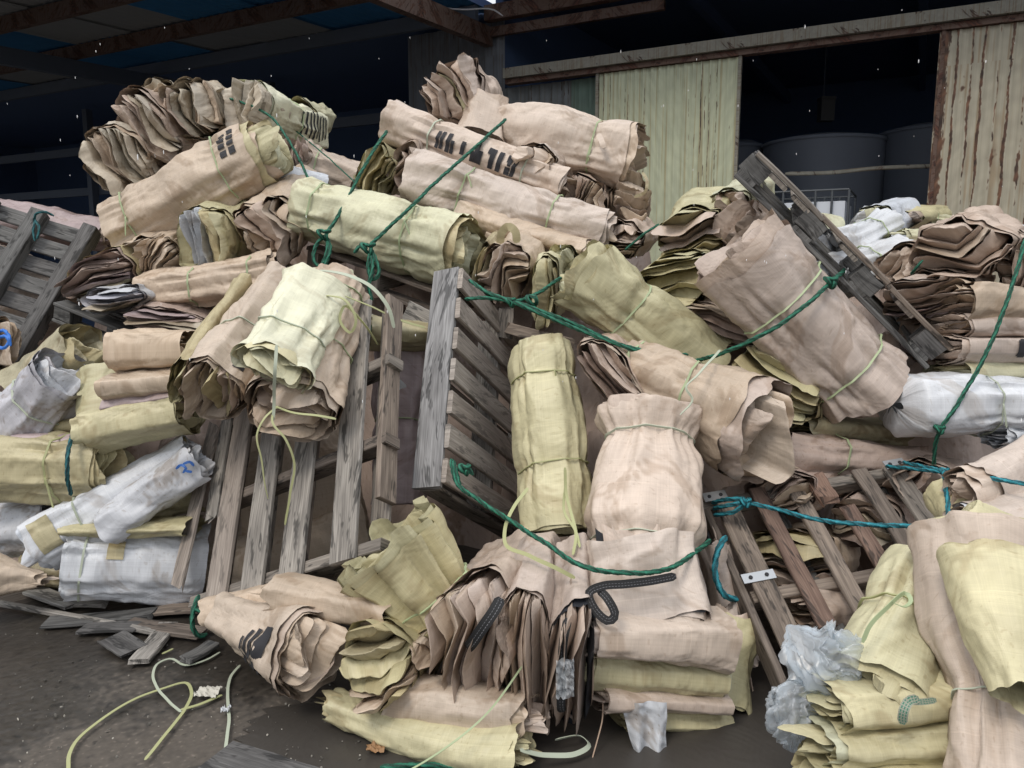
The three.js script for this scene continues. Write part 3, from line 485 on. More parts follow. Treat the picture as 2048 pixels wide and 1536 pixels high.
// a weathered board: x along (L), y across (W), z thick (T), chamfered, slightly bowed, ends a little ragged
function board(L, W, T, seed, ragged = 0.006) {
  const R = rng(seed * 7 + 1), c = 0.004, n = 7, hw = W / 2, ht = T / 2, bow = (R() - 0.5) * 0.012, prof = [[-hw + c, -ht], [hw - c, -ht], [hw, -ht + c], [hw, ht - c], [hw - c, ht], [-hw + c, ht], [-hw, ht - c], [-hw, -ht + c]];
  const e0 = prof.map(() => R() * ragged), e1 = prof.map(() => R() * ragged), uo = R() * 5, vo = R() * 3;
  const nick = Array.from({ length: n + 1 }, () => [(R() - 0.5) * 0.004, (R() - 0.5) * 0.003]);
  const per = [0]; for (let k = 0; k < 8; k++) { const a = prof[k], b = prof[(k + 1) % 8]; per.push(per[k] + Math.hypot(a[0] - b[0], a[1] - b[1])); }
  const side = grid(9, n + 1, (k, j) => { const q = prof[k % 8], t = j / n; const x = lerp(e0[k % 8], L - e1[k % 8], t); return [x, q[0] * (1 + nick[j][0] * 4) + nick[j][1], q[1] + bow * 4 * t * (1 - t), x + uo, per[k] + vo]; });
  const out = [side];
  for (const j of [0, n]) { const cap = new THREE.BufferGeometry(), ps = [], us = []; for (let k = 0; k < 8; k++) { const x = j ? L - e1[k] : e0[k]; ps.push(x, prof[k][0] * (1 + nick[j][0] * 4) + nick[j][1], prof[k][1]); us.push(prof[k][1] * 0.3 + uo, prof[k][0] + vo); } const ix = []; for (let k = 1; k < 7; k++) j ? ix.push(0, k, k + 1) : ix.push(0, k + 1, k); cap.setAttribute('position', new THREE.BufferAttribute(new Float32Array(ps), 3)); cap.setAttribute('uv', new THREE.BufferAttribute(new Float32Array(us), 2)); cap.setIndex(ix); cap.computeVertexNormals(); out.push(cap); }
  return mergeGeometries(out.map((g) => { const q = g.toNonIndexed(); q.computeVertexNormals(); return q; }));
}
let boardNo = 0;
// places a board in a pallet frame: from (u0,v0) to (u1,v1), width w, thickness t, n = height of its middle over the frame plane; all metres
function addBoard(fr, name, p0, p1, w, t, n, mats, parent, edge = false, ragged) {
  boardNo++;
  const d = [p1[0] - p0[0], p1[1] - p0[1]], L = Math.hypot(...d), R = rng(boardNo * 3 + 2);
  const g = board(L, edge ? t : w, edge ? w : t, boardNo, ragged);
  const x = fr.u.clone().multiplyScalar(d[0] / L).addScaledVector(fr.v, d[1] / L), z = fr.n.clone(), y = z.clone().cross(x);
  const a = (R() - 0.5) * 0.012, x2 = x.clone().addScaledVector(y, a).normalize(), y2 = z.clone().cross(x2);
  const q = fr.u.clone().multiplyScalar(p0[0]).addScaledVector(fr.v, p0[1]).addScaledVector(fr.n, n);
  g.applyMatrix4(new THREE.Matrix4().makeBasis(x2, y2, z).setPosition(q));
  return mesh(name, g, mats[Math.floor(R() * mats.length)], parent);
}
function pallet(label, O, U, Q, W, H, d, build, toward = 1) {
  const dd = corners(O, U, Q, W, H, d), pO = P(O[0], O[1], dd[0]), pU = P(U[0], U[1], dd[1]), pV = P(Q[0], Q[1], dd[2]);
  const u = pU.clone().sub(pO).normalize(), n = u.clone().cross(pV.clone().sub(pO)).normalize(); const v = n.clone().cross(u);
  if (n.dot(EYEP.clone().sub(pO)) * toward < 0) n.negate();
  const g = root('wooden_pallet', pO, label, 'pallet');
  build({ u, v, n, W, H }, g);
  return g;
}
const plankRows = (n, H, w) => Array.from({ length: n }, (_, k) => w / 2 + (H - w) * k / (n - 1));
function plank(label, a, b, w, t, mats, up) {
  const pa = a.length === 2 ? G(a[0], a[1], 0.028) : P(...a), pb = b.length === 2 ? G(b[0], b[1], b[2] ?? 0.03) : P(...b), x = pb.clone().sub(pa), L = x.length(); x.normalize();
  const m = pa.clone().add(pb).multiplyScalar(0.5); const z = (up ? up.clone() : EYEP.clone().sub(m)); z.addScaledVector(x, -z.dot(x)).normalize();
  const g = board(L, w, t, ++boardNo + 40, 0.03); g.applyMatrix4(new THREE.Matrix4().makeBasis(x, z.clone().cross(x), z));
  const o = mesh('broken_plank', g, mats[boardNo % mats.length]); o.position.copy(pa);
  return tag(o, label, 'plank');
}

// ---------------------------------------------------------------- pallets
pallet('grey pallet tilted on its side at the left edge, underside beams facing out', [192, 455], [-150, 348], [22, 745], 1.04, 1.0, [4.5, 4.7, 4.2], (f, g) => {
  for (const u of [0.04, 0.36, 0.66, 0.98]) addBoard(f, 'bearer', [u, -0.01], [u, f.H], 0.085, 0.09, -0.045, WD.dark, g);
  for (const v of plankRows(8, f.H, 0.1)) addBoard(f, 'slat', [0, v], [f.W, v], 0.098, 0.02, -0.102, WD.dark, g);
});
pallet('low grey pallet below the tilted one at left, half under maroon cloth', [106, 604], [360, 706], [300, 572], 0.86, 0.75, [4.2, 3.95, 4.9], (f, g) => {
  for (const v of plankRows(5, f.H, 0.1)) addBoard(f, 'slat', [0, v], [f.W, v], 0.1, 0.02, -0.01, WD.dark, g);
  for (const u of [0.06, 0.43, 0.80]) for (const v of [0.05, 0.37, 0.7]) addBoard(f, 'block', [u - 0.06, v], [u + 0.06, v], 0.09, 0.075, -0.058, WD.dark, g);
  for (const v of [0.05, 0.37, 0.7]) addBoard(f, 'bottom_board', [0, v], [f.W, v], 0.1, 0.02, -0.107, WD.dark, g);
}, 0.0001);
pallet('dark pallet carrying the pale yellow roll high in the heap', [612, 492], [905, 594], [800, 458], 1.02, 0.89, [4.0, 3.75, 4.8], (f, g) => {
  for (const v of plankRows(6, f.H, 0.1)) addBoard(f, 'slat', [0, v], [f.W, v], 0.1, 0.022, -0.011, WD.brown, g);
  for (const u of [0.05, 0.5, 0.97]) addBoard(f, 'bearer', [u, 0], [u, f.H], 0.08, 0.095, -0.07, WD.brown, g);
  for (const v of [0.05, 0.45, 0.84]) addBoard(f, 'bottom_board', [0, v], [f.W, v], 0.1, 0.022, -0.129, WD.brown, g);
}, 0.0001);
pallet('weathered pallet leaning in front at left with a split front slat', [372, 1214], [752, 1098], [456, 742], 1.12, 1.22, [3.45, 3.0, 3.95], (f, g) => {
  addBoard(f, 'split_slat', [-0.08, 0.06], [-0.005, 0.95], 0.085, 0.02, 0.012, WD.weathered, g, false, 0.09);
  addBoard(f, 'slat', [0.06, 0.36], [0.06, 1.1], 0.08, 0.02, -0.011, WD.weathered, g, false, 0.08);
  for (const u of [0.19, 0.42, 0.65, 0.94]) addBoard(f, 'slat', [u, -0.01], [u, f.H], 0.132, 0.022, -0.011, WD.weathered, g);
  for (const v of [0.03, 0.48, 0.86]) addBoard(f, 'bearer', [-0.02, v], [f.W, v], 0.05, 0.09, -0.068, WD.brown, g);
  for (const u of [0.06, 0.32, 0.56, 0.82, 1.02]) addBoard(f, 'back_slat', [u, 0], [u, f.H], 0.1, 0.02, -0.124, WD.brown, g);
  addBoard(f, 'side_beam', [f.W - 0.035, 0.22], [f.W - 0.035, f.H], 0.028, 0.10, -0.075, WD.brown, g);
});
pallet('big silver grey pallet standing on edge in the middle of the heap', [922, 545], [887, 968], [1068, 716], 1.04, 0.98, [3.5, 3.4, 4.3], (f, g) => {
  addBoard(f, 'side_beam', [-0.02, -0.012], [f.W + 0.02, -0.012], 0.028, 0.135, -0.0685, WD.silver, g);
  for (const v of [0.49, 0.95]) addBoard(f, 'side_beam', [0, v], [f.W, v], 0.04, 0.12, -0.061, WD.grey, g);
  for (const u of plankRows(7, f.W, 0.1)) addBoard(f, 'slat', [u, -0.03], [u, f.H], 0.108, 0.024, 0.013, WD.pale, g);
  for (const u of [0.05, 0.52, 0.99]) addBoard(f, 'bottom_slat', [u, 0.004], [u, f.H], 0.1, 0.022, -0.133, WD.brown, g);
  addBoard(f, 'end_board', [f.W + 0.012, 0.01], [f.W + 0.012, f.H], 0.02, 0.10, -0.07, WD.brown, g);
});
pallet('dark block pallet leaning edge-on behind the large pink roll at right', [1466, 352], [1852, 740], [1486, 336], 1.22, 1.0, [3.7, 3.5, 4.7], (f, g) => {
  addBoard(f, 'bottom_board', [0, 0.05], [f.W, 0.05], 0.1, 0.022, 0.011, WD.dark, g);
  for (const v of [0.5, 0.95]) addBoard(f, 'bottom_board', [0, v], [f.W, v], 0.1, 0.022, 0.011, WD.dark, g);
  for (const u of [0.05, 0.40, 0.75, 1.14]) { addBoard(f, 'cross_board', [u, 0], [u, f.H], 0.1, 0.02, 0.033, WD.dark, g); for (const v of [0.05, 0.5, 0.95]) addBoard(f, 'block', [u - 0.065, v], [u + 0.065, v], 0.09, 0.08, 0.083, WD.dark, g); }
  for (const [u0, u1, n] of [[0.0, 0.42, 0.135], [0.40, 0.82, 0.14], [0.84, 1.22, 0.134]]) addBoard(f, 'top_board', [u0, 0.05], [u1, 0.05], 0.1, 0.022, n, WD.brown, g);
  for (const u of [0.16, 0.30, 0.60, 0.95]) addBoard(f, 'stringer_board', [u, 0.0], [u, f.H], 0.1, 0.02, 0.113, WD.brown, g);
}, 0.0001);
pallet('brown slatted pallet leaning at lower right with metal corner plates', [1418, 990], [1798, 922], [1640, 1480], 0.86, 1.02, [3.3, 3.4, 2.6], (f, g) => {
  addBoard(f, 'top_rail', [-0.039, 0.023], [f.W, 0.023], 0.05, 0.07, -0.068, WD.brown, g);
  addBoard(f, 'post', [0.055, 0.023], [0.055, f.H], 0.09, 0.02, -0.010, WD.brown, g);
  addBoard(f, 'side_beam', [-0.020, 0.039], [-0.020, f.H], 0.03, 0.10, -0.082, WD.brown, g);
  addBoard(f, 'slat', [0.211, 0.000], [0.211, 0.655], 0.07, 0.02, -0.011, WD.red, g);
  addBoard(f, 'slat', [0.367, 0.000], [0.367, 0.655], 0.07, 0.02, -0.011, WD.brown, g);
  addBoard(f, 'broken_slat', [0.538, 0.156], [0.538, 0.655], 0.065, 0.02, -0.011, WD.red, g, false, 0.06);
  addBoard(f, 'slat', [0.675, 0.000], [0.675, 0.655], 0.07, 0.02, -0.011, WD.brown, g);
  addBoard(f, 'slat', [0.819, 0.016], [0.819, 0.655], 0.09, 0.02, -0.011, WD.brown, g);
  addBoard(f, 'middle_rail', [0.000, 0.468], [f.W, 0.468], 0.05, 0.07, -0.068, WD.brown, g);
  addBoard(f, 'bottom_rail', [0.000, 0.952], [f.W, 0.952], 0.05, 0.07, -0.068, WD.brown, g);
  for (const u of [0.76, 0.28]) addBoard(f, 'back_slat', [u, 0], [u, f.H], 0.1, 0.02, -0.124, WD.dark, g);
  addBoard(f, 'broken_slat', [0.456, -0.016], [0.468, 0.187], 0.085, 0.024, 0.02, WD.red, g, false, 0.07);
  const pl = (u, v, w, h) => { const geo = new THREE.BoxGeometry(w, h, 0.004); const holes = []; const m = new THREE.Matrix4().makeBasis(f.u, f.v, f.u.clone().cross(f.v)).setPosition(f.u.clone().multiplyScalar(u).addScaledVector(f.v, v).addScaledVector(f.n, 0.006)); const pm = mesh('metal_plate', geo.applyMatrix4(m), M.zinc, g); for (const k of [-0.25, 0.25]) { const s = new THREE.CylinderGeometry(0.008, 0.008, 0.004, 10).rotateX(Math.PI / 2); s.applyMatrix4(new THREE.Matrix4().makeBasis(f.u, f.v, f.u.clone().cross(f.v)).setPosition(f.u.clone().multiplyScalar(u + k * w).addScaledVector(f.v, v).addScaledVector(f.n, 0.010))); mesh('nail_hole', s, M.ink, pm); } };
  pl(0.02, 0.014, 0.10, 0.045); pl(0.83, 0.014, 0.09, 0.045); pl(0.045, 0.41, 0.13, 0.04);
});
pallet('dark pallet under the white bags on the right', [1786, 862], [2300, 838], [1850, 815], 1.15, 1.0, [3.6, 3.4, 4.5], (f, g) => {
  for (const v of plankRows(6, f.H, 0.1)) addBoard(f, 'slat', [0, v], [f.W, v], 0.1, 0.02, -0.01, WD.dark, g);
  for (const u of [0.06, 0.57, 1.08]) for (const v of [0.06, 0.5, 0.94]) addBoard(f, 'block', [u - 0.06, v], [u + 0.06, v], 0.1, 0.085, -0.063, WD.dark, g);
  for (const v of [0.06, 0.5, 0.94]) addBoard(f, 'bottom_board', [0, v], [f.W, v], 0.1, 0.02, -0.117, WD.brown, g);
}, 0.0001);

// ---------------------------------------------------------------- the bundles of bags
const bars = (list) => () => list;
const b = bundle, RB = 'rolled_bag_bundle', FB = 'folded_bag_bundle', CB = 'crumpled_bag_bundle';
// top left of the heap
b(CB, 'outermost grey-tan crumpled bundle jutting left at the top of the heap', [240, 328, 4.85], [345, 300, 5.6], [78, 68], [66, 60], 'G', ['G', 'T2', 'G2'], { ang: 122, fd: 0, n: 12, p: 3, cr: 0.1, nw: 2 });
b(CB, 'rosy brown crumpled bundle with slanting folds above the fat tan roll', [297, 262, 4.9], [390, 250, 5.6], [78, 52], [66, 48], 'R', ['R', 'P2', 'G'], { ang: 128, fd: 0, n: 10, p: 2.8, cr: 0.1 });
b(CB, 'dull tan crumpled bundle with upright pleats crowning the left peak', [388, 222, 4.98], [450, 235, 5.6], [66, 58], [55, 50], 'G', ['G', 'T2', 'G2', 'P2'], { ang: 20, fd: 90, n: 11, p: 2.6, cr: 0.12 });
b(CB, 'small olive-grey fold of bag poking up at the left peak', [318, 196, 5.12], [360, 210, 5.7], [36, 40], [36, 36], 'G2', ['G2', 'G'], { ang: 60, fd: 30, n: 5, cr: 0.14 });
b(RB, 'cream white roll with grey folded end and black stripes at the top left', [492, 214, 4.98], [622, 262, 5.6], [58, 66], [42, 46], 'C', ['G', 'G2', 'G'], { ang: 95, n: 7, p: 2.6, ties: [0.55], cr: 0.08, print: [[1.35, 2.4, 0.55, 0.98, bars([[0, 0.05, 0, 1, 0.1], [0.12, 0.17, 0, 0.9, 0.1], [0.24, 0.29, 0.1, 1, 0.1], [0.36, 0.42, 0, 1, 0.1], [0.5, 0.55, 0, 0.9, 0.1], [0.62, 0.67, 0.1, 1, 0.1], [0.75, 0.8, 0, 0.9, 0.1], [0.88, 0.93, 0, 0.8, 0.1]])]] });
b(FB, 'pale yellow corner of a folded bag behind the striped cream roll', [596, 232, 5.45], [640, 238, 5.9], [30, 34], [28, 30], 'C2', ['C2', 'Y'], { ang: 70, p: 3.5, n: 5, cr: 0.14 });
b(RB, 'fat tan roll with yellow bags in its open end and a black stamp', [522, 312, 4.55], [240, 465, 4.72], [64, 66], [58, 56], 'T', ['Y', 'Y', 'C2', 'Y2'], { ties: [0.2, 0.86], prof: [[0, 0.98], [0.35, 1.16], [0.7, 1.0], [1, 0.95]], lip: 0.12, n: 8, rag: 0.06, nw: 3, step: 0.08, cr: 0.04, print: [[0.55, 1.55, 0.05, 0.15, bars([[0, 0.38, 0, 0.2], [0.55, 0.95, 0.05, 0.22], [0, 0.4, 0.26, 0.48], [0.55, 0.95, 0.28, 0.5], [0, 0.4, 0.54, 0.74], [0.55, 0.95, 0.55, 0.76], [0, 0.4, 0.8, 1], [0.55, 0.95, 0.82, 1]])]] });
b(CB, 'tan crumpled bag end tucked beneath the lower end of the fat roll', [308, 522, 4.42], [400, 470, 5.0], [56, 62], [50, 50], 'T', ['T', 'O', 'T2'], { ang: 100, fd: 40, n: 8, warp: 0.36, cr: 0.12, p: 2.8 });
b(CB, 'yellow bundle with a white liner gaping from its end at the left', [420, 480, 4.4], [530, 450, 5.0], [74, 60], [64, 54], 'Y2', ['Y2', 'W', 'W', 'Y', 'K', 'Y2'], { ang: 96, fd: 0, n: 9, p: 3, warp: 0.2, cr: 0.08, ties: [0.5] });
b(CB, 'brown crumpled bundle with a hollow middle left of the yellow roll', [548, 468, 4.35], [602, 402, 5.0], [72, 70], [62, 60], 'T2', ['T2', 'R', 'T'], { ang: 120, fd: 10, n: 8, warp: 0.4, cr: 0.12, p: 2.7 });
b(RB, 'long brown roll lying under the yellow and white bundle at left', [300, 588, 4.4], [560, 548, 4.3], [40, 55], [44, 55], 'T2', ['T2', 'R'], { ties: [0.38, 0.82], ends: 'AB', cr: 0.05, wr: 0.006 });
b(RB, 'pale peach roll with wrinkled skin behind the green cord, upper left', [608, 322, 5.2], [712, 362, 5.25], [38, 44], [34, 40], 'P', ['P', 'P2'], { cr: 0.13, ties: [0.25], p: 2.2 });
b(FB, 'white folded liner lying across the top left bundles', [528, 338, 4.85], [650, 372, 4.98], [24, 50], [18, 44], 'W', ['W', 'W2'], { p: 3.4, cr: 0.12, n: 5, ends: 'AB' });
b(FB, 'rosy flat bundle with white cord beneath the white folded liner', [505, 400, 4.72], [632, 428, 4.82], [36, 60], [42, 60], 'P', ['P', 'R', 'T'], { p: 3, ties: [0.4], cr: 0.09, tie: 'tieW', n: 6 });
b(CB, 'rosy brown bag wedged under the peach roll, behind the white liner', [590, 305, 5.05], [600, 350, 5.3], [30, 30], [30, 30], 'R', ['R', 'R2'], { ang: 90, cr: 0.12, n: 5 });
// left middle
b(RB, 'pinkish brown roll lying behind the tilted grey pallet at left', [232, 474, 5.0], [-120, 425, 5.1], [32, 50], [48, 60], 'V', ['V', 'P2'], { cr: 0.06 });
b(RB, 'second rosy roll pressed behind the slats of the tilted pallet', [120, 610, 4.75], [-160, 520, 4.95], [70, 50], [90, 60], 'P2', ['P2', 'C2'], { cr: 0.06, ends: '' });
b(CB, 'yellow and maroon crumpled stack on the low pallet at left', [200, 553, 4.32], [310, 530, 4.9], [46, 82], [44, 70], 'K', ['V', 'R2', 'V', 'K2'], { ang: 108, fd: 86, n: 10, p: 2.6, warp: 0.3, cr: 0.12 });
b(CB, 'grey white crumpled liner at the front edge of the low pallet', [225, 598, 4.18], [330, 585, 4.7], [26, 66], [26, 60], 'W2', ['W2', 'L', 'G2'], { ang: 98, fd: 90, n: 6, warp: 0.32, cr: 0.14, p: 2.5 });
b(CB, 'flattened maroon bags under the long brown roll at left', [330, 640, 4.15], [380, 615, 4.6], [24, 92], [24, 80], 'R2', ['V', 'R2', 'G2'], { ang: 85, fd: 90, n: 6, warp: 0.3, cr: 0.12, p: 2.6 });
b(RB, 'khaki bag with flaps standing behind the lavender grey roll', [180, 700, 4.05], [60, 800, 4.1], [52, 60], [70, 60], 'K2', ['K2', 'K'], { rag: 0.09, step: 0.1, cr: 0.09, n: 5, ends: 'A', flare: 0.05 });
b(RB, 'lavender grey roll tied with thin cord, left of the folded tan stack', [132, 752, 3.78], [36, 862, 3.85], [66, 70], [62, 66], 'L', ['W', 'L', 'W2'], { ties: [0.45], tie: 'tieW', cr: 0.045, n: 6, nw: 3 });
b(CB, 'white torn liner crumpled at the left edge of the heap', [14, 826, 3.78], [-60, 820, 4.1], [34, 30], [34, 30], 'W', ['W', 'W2'], { ang: 90, cr: 0.16, n: 5, warp: 0.35 });
b(CB, 'brown bag scrap with a blue rope at the left edge', [8, 690, 4.1], [-60, 690, 4.4], [50, 26], [50, 26], 'R', ['R', 'T2'], { ang: 90, cr: 0.13, n: 5 });
b(FB, 'yellow folded bag with an open corner under the tan stack', [192, 862, 3.62], [380, 822, 3.62], [40, 62], [44, 62], 'Y', ['Y', 'Y2'], { p: 3.2, cr: 0.06, n: 4, ends: 'AB', rag: 0.05, step: 0.07 });
b(FB, 'upright yellow bag flap beside the tan folded stack at left', [205, 742, 3.85], [205, 850, 3.72], [46, 30], [48, 40], 'Y2', ['Y2'], { p: 3.4, cr: 0.09, n: 3 });
b(FB, 'mauve folded bag, lowest layer of the tan stack at left', [236, 812, 3.66], [376, 788, 3.66], [18, 66], [18, 66], 'V', ['V'], { p: 4, cr: 0.05, n: 4, ends: 'AB' });
b(FB, 'tan folded bag in the middle of the small stack at left', [240, 776, 3.64], [384, 762, 3.64], [28, 66], [28, 66], 'T', ['T', 'O'], { p: 4, cr: 0.05, n: 5, ends: 'A' });
b(FB, 'orange-tan folded bag on top of the small stack at left', [252, 703, 3.66], [392, 700, 3.66], [50, 64], [46, 64], 'O', ['O', 'T'], { p: 4.5, cr: 0.04, n: 6, ends: 'A', seam: 1.9 });
b(FB, 'small khaki bag behind the teal rope, above the mustard roll', [80, 860, 3.88], [200, 848, 3.9], [22, 50], [22, 50], 'K', ['K'], { p: 3, n: 4, cr: 0.1 });
b(FB, 'thin mauve bag lying on top of the mustard roll', [60, 878, 3.78], [205, 880, 3.74], [13, 56], [14, 56], 'V', ['V'], { p: 2.6, n: 3, cr: 0.08, ends: 'AB' });
b(RB, 'mustard yellow roll looped by the teal rope at left', [222, 938, 3.68], [-30, 936, 3.75], [62, 70], [66, 70], 'K', ['K', 'Y2'], { cr: 0.05, prof: [[0, 0.94], [0.4, 1.05], [1, 1]], n: 6, p: 2.7, ends: 'A', ties: [0.33], tie: 'tieY' });
b(RB, 'long dirty white roll slanting up to the right beneath the mustard roll', [80, 1086, 3.58], [392, 905, 3.75], [50, 55], [46, 50], 'W', ['W', 'K'], { p: 3, cr: 0.04, n: 4, ties: [0.28], tie: 'tieW', ends: 'AB', patch: [[1.0, 2.1, 0.04, 0.16, 'K']] });
b(RB, 'soiled white bag with blue print lying on the long white roll', [215, 1052, 3.52], [395, 925, 3.6], [38, 36], [40, 40], 'W2', ['W', 'W2'], { p: 2.7, cr: 0.08, n: 4, ends: 'B', rag: 0.05 });
b(FB, 'yellow bag peeping between the two lower white bundles', [240, 1035, 3.75], [400, 985, 3.85], [30, 40], [34, 40], 'K', ['K', 'Y2'], { cr: 0.1, n: 4, p: 2.8 });
b(FB, 'thin yellow bag lying on the bottom white folded bag', [150, 1056, 3.6], [390, 1050, 3.62], [13, 55], [13, 55], 'Y2', ['Y2', 'K'], { p: 3, cr: 0.06, n: 3, ends: 'A' });
b(FB, 'bottom white folded bag with a yellow strap patch at left', [145, 1122, 3.56], [412, 1128, 3.76], [72, 72], [74, 72], 'W', ['W', 'W2', 'W'], { p: 3.4, cr: 0.05, n: 6, ties: [0.10], tie: 'tieW', ends: 'A', pinch: 0.06, lump: 0.1, patch: [[0.7, 1.45, 0.27, 0.39, 'K']] });
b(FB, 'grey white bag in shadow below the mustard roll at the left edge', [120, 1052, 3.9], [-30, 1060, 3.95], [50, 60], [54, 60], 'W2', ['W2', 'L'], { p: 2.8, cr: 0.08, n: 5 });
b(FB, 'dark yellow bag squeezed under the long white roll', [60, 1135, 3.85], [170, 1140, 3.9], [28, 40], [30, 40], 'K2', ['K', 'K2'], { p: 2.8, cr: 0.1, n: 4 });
b(FB, 'tan bag narrowing to a green-tied tip at the left edge', [82, 1156, 3.5], [-70, 1150, 3.45], [10, 12], [66, 50], 'T', ['T', 'O', 'P'], { cr: 0.09, n: 5, p: 2.6, ends: 'A', nw: 3, step: 0.05 });
// two bundles on the front left pallet
b(RB, 'brown bundle with black striped print on the front left pallet', [425, 782, 3.18], [566, 582, 3.72], [64, 82], [52, 62], 'T', ['T2', 'T', 'K', 'R'], { ties: [0.42], tie: 'tieW', n: 11, fd: 70, p: 2.8, cr: 0.07, ends: 'A', print: [[1.75, 2.15, 0.05, 0.75, bars(Array.from({ length: 14 }, (_, k) => [k / 14, k / 14 + 0.045, 0.05 * (k % 3), 1]))]] });
b(FB, 'khaki bag edge on the far side of the black-striped bundle', [362, 760, 3.3], [480, 590, 3.75], [20, 70], [18, 60], 'K', ['K', 'Y2'], { p: 2.6, cr: 0.08, n: 4, ends: 'A' });
b(RB, 'large brown bundle with many folds drooping over the front left pallet', [585, 812, 3.12], [672, 590, 3.68], [92, 84], [66, 66], 'T', ['T', 'T2', 'R', 'T2'], { ties: [0.40, 0.85], n: 12, fd: 14, p: 2.6, cr: 0.06, ends: 'A', rag: 0.06, nw: 3 });
b(FB, 'cream bag folded over the top of the large drooping brown bundle', [545, 735, 2.98], [640, 575, 3.48], [70, 38], [66, 34], 'C', ['C', 'Y', 'C2'], { ties: [0.34], tie: 'tieW', p: 3, n: 4, cr: 0.07, ends: 'A', rag: 0.06, flare: 0.05, tail: 1 });
b(CB, 'cream crumpled bag end behind the green rope tail near the middle', [615, 580, 3.62], [690, 560, 3.9], [32, 26], [28, 24], 'C', ['C'], { ang: 100, cr: 0.15, n: 3 });
// centre top
b(CB, 'topmost crumpled tan bundle with a yellow bag in its middle', [908, 184, 4.8], [965, 235, 5.4], [72, 62], [60, 52], 'P2', ['P2', 'R', 'Y', 'P2', 'R'], { ang: 14, fd: 84, n: 10, p: 3.2, cr: 0.12, spread: 0.12, warp: 0.24 });
b(FB, 'plain tan bag under the topmost crumpled bundle', [980, 215, 4.85], [960, 290, 4.7], [46, 40], [56, 40], 'P', ['P', 'T'], { p: 3, cr: 0.07, n: 5 });
b(RB, 'biggest pale tan roll with ragged layered end at upper right of centre', [1262, 315, 4.7], [985, 258, 4.9], [66, 76], [58, 70], 'P', ['P', 'T', 'P2', 'P'], { ties: [0.24, 0.94], prof: [[0, 1.0], [0.3, 1.0], [0.6, 1.22], [1, 0.86]], nw: 4, step: 0.09, rag: 0.05, n: 8, cr: 0.04, p: 2.6 });
b(CB, 'tan bag end drooping below the ragged end of the biggest roll', [1262, 400, 4.6], [1240, 440, 4.9], [60, 38], [60, 38], 'T', ['T', 'T2', 'P2'], { ang: 90, fd: 80, cr: 0.13, n: 6, p: 2.8 });
b(RB, 'narrow tan roll with black stencil letters near the top of the heap', [1128, 378, 4.45], [784, 248, 4.65], [38, 44], [38, 44], 'P', ['T', 'P'], { ties: [0.20, 0.72], tie: 'tieW', prof: [[0, 1.0], [0.3, 1.05], [0.75, 1.0], [1, 1.1]], cr: 0.035, n: 6, nw: 3, step: 0.04, ends: 'AB', print: [[1.35, 2.15, 0.24, 0.70, bars([[0, 0.045, 0, 1, 0.02], [0.06, 0.12, 0.55, 1], [0.06, 0.12, 0, 0.35], [0.06, 0.10, 0.35, 0.5], [0.17, 0.225, 0, 1], [0.26, 0.315, 0, 1], [0.30, 0.35, 0, 0.3], [0.40, 0.45, 0.3, 1], [0.45, 0.5, 0.0, 1], [0.50, 0.54, 0.4, 1], [0.62, 0.67, 0.2, 0.8], [0.75, 0.79, 0.3, 1], [0.80, 0.85, 0, 1], [0.885, 0.925, 0, 0.95], [0.94, 0.985, 0.05, 1]])]] });
b(CB, 'crumpled tan scrap between the lettered roll and the biggest roll', [1072, 325, 4.42], [1110, 330, 4.8], [34, 44], [30, 40], 'P', ['P', 'T2'], { ang: 60, cr: 0.15, n: 5, warp: 0.35 });
b(CB, 'brown pleated bag edges standing upright right of the lettered roll', [1162, 398, 4.5], [1175, 385, 4.95], [62, 50], [62, 46], 'R', ['R', 'T2', 'R', 'P2'], { ang: -12, fd: 90, n: 12, p: 4.5, cr: 0.06, warp: 0.2, spread: 0.1 });
b(CB, 'crumpled yellow bag left of the lettered roll in the middle top', [752, 345, 4.55], [800, 330, 5.0], [60, 42], [50, 40], 'Y2', ['Y', 'K', 'Y2'], { ang: 65, fd: 12, n: 8, cr: 0.13, warp: 0.34, p: 2.6 });
b(CB, 'crumpled rosy bag end beside the yellow one under the lettered roll', [818, 342, 4.52], [880, 350, 5.0], [50, 46], [48, 44], 'P2', ['R', 'P2', 'R2'], { ang: 110, fd: 20, n: 7, cr: 0.12, warp: 0.4, p: 2.4 });
b(RB, 'long peach tan roll between the lettered roll and the pale yellow roll', [1208, 470, 4.28], [838, 358, 4.5], [44, 60], [54, 60], 'P', ['T', 'P', 'P2'], { ties: [0.26, 0.72], prof: [[0, 1.0], [0.45, 1.14], [0.8, 1.0], [1, 1]], cr: 0.04, n: 6, nw: 4, step: 0.07, ends: 'AB', p: 2.7 });
b(FB, 'flat tan bag below the long peach roll, with a blue tag', [1176, 512, 4.25], [930, 436, 4.42], [24, 60], [26, 60], 'T', ['T', 'P'], { p: 3, cr: 0.06, n: 4, nw: 3 });
b(FB, 'second flat tan bag under the blue tag at the middle', [1165, 548, 4.25], [985, 490, 4.4], [20, 60], [20, 60], 'T2', ['T2', 'P2'], { p: 3, cr: 0.08, n: 3 });
b(RB, 'pale yellow roll lying on the dark pallet in the middle', [928, 505, 4.05], [622, 418, 4.38], [70, 78], [60, 66], 'C2', ['Y2', 'C2', 'K'], { ties: [0.27, 0.86], prof: [[0, 1.02], [0.4, 1.06], [1, 0.98]], cr: 0.03, lump: 0.09, n: 8, nw: 4, step: 0.05, ends: 'AB', p: 2.6 });
b(CB, 'swirling brown bag end right of the pale yellow roll', [1012, 545, 3.92], [1065, 505, 4.5], [62, 54], [54, 48], 'T2', ['T2', 'R', 'T2'], { ang: 80, fd: 30, n: 8, warp: 0.46, cr: 0.12, p: 2.4 });
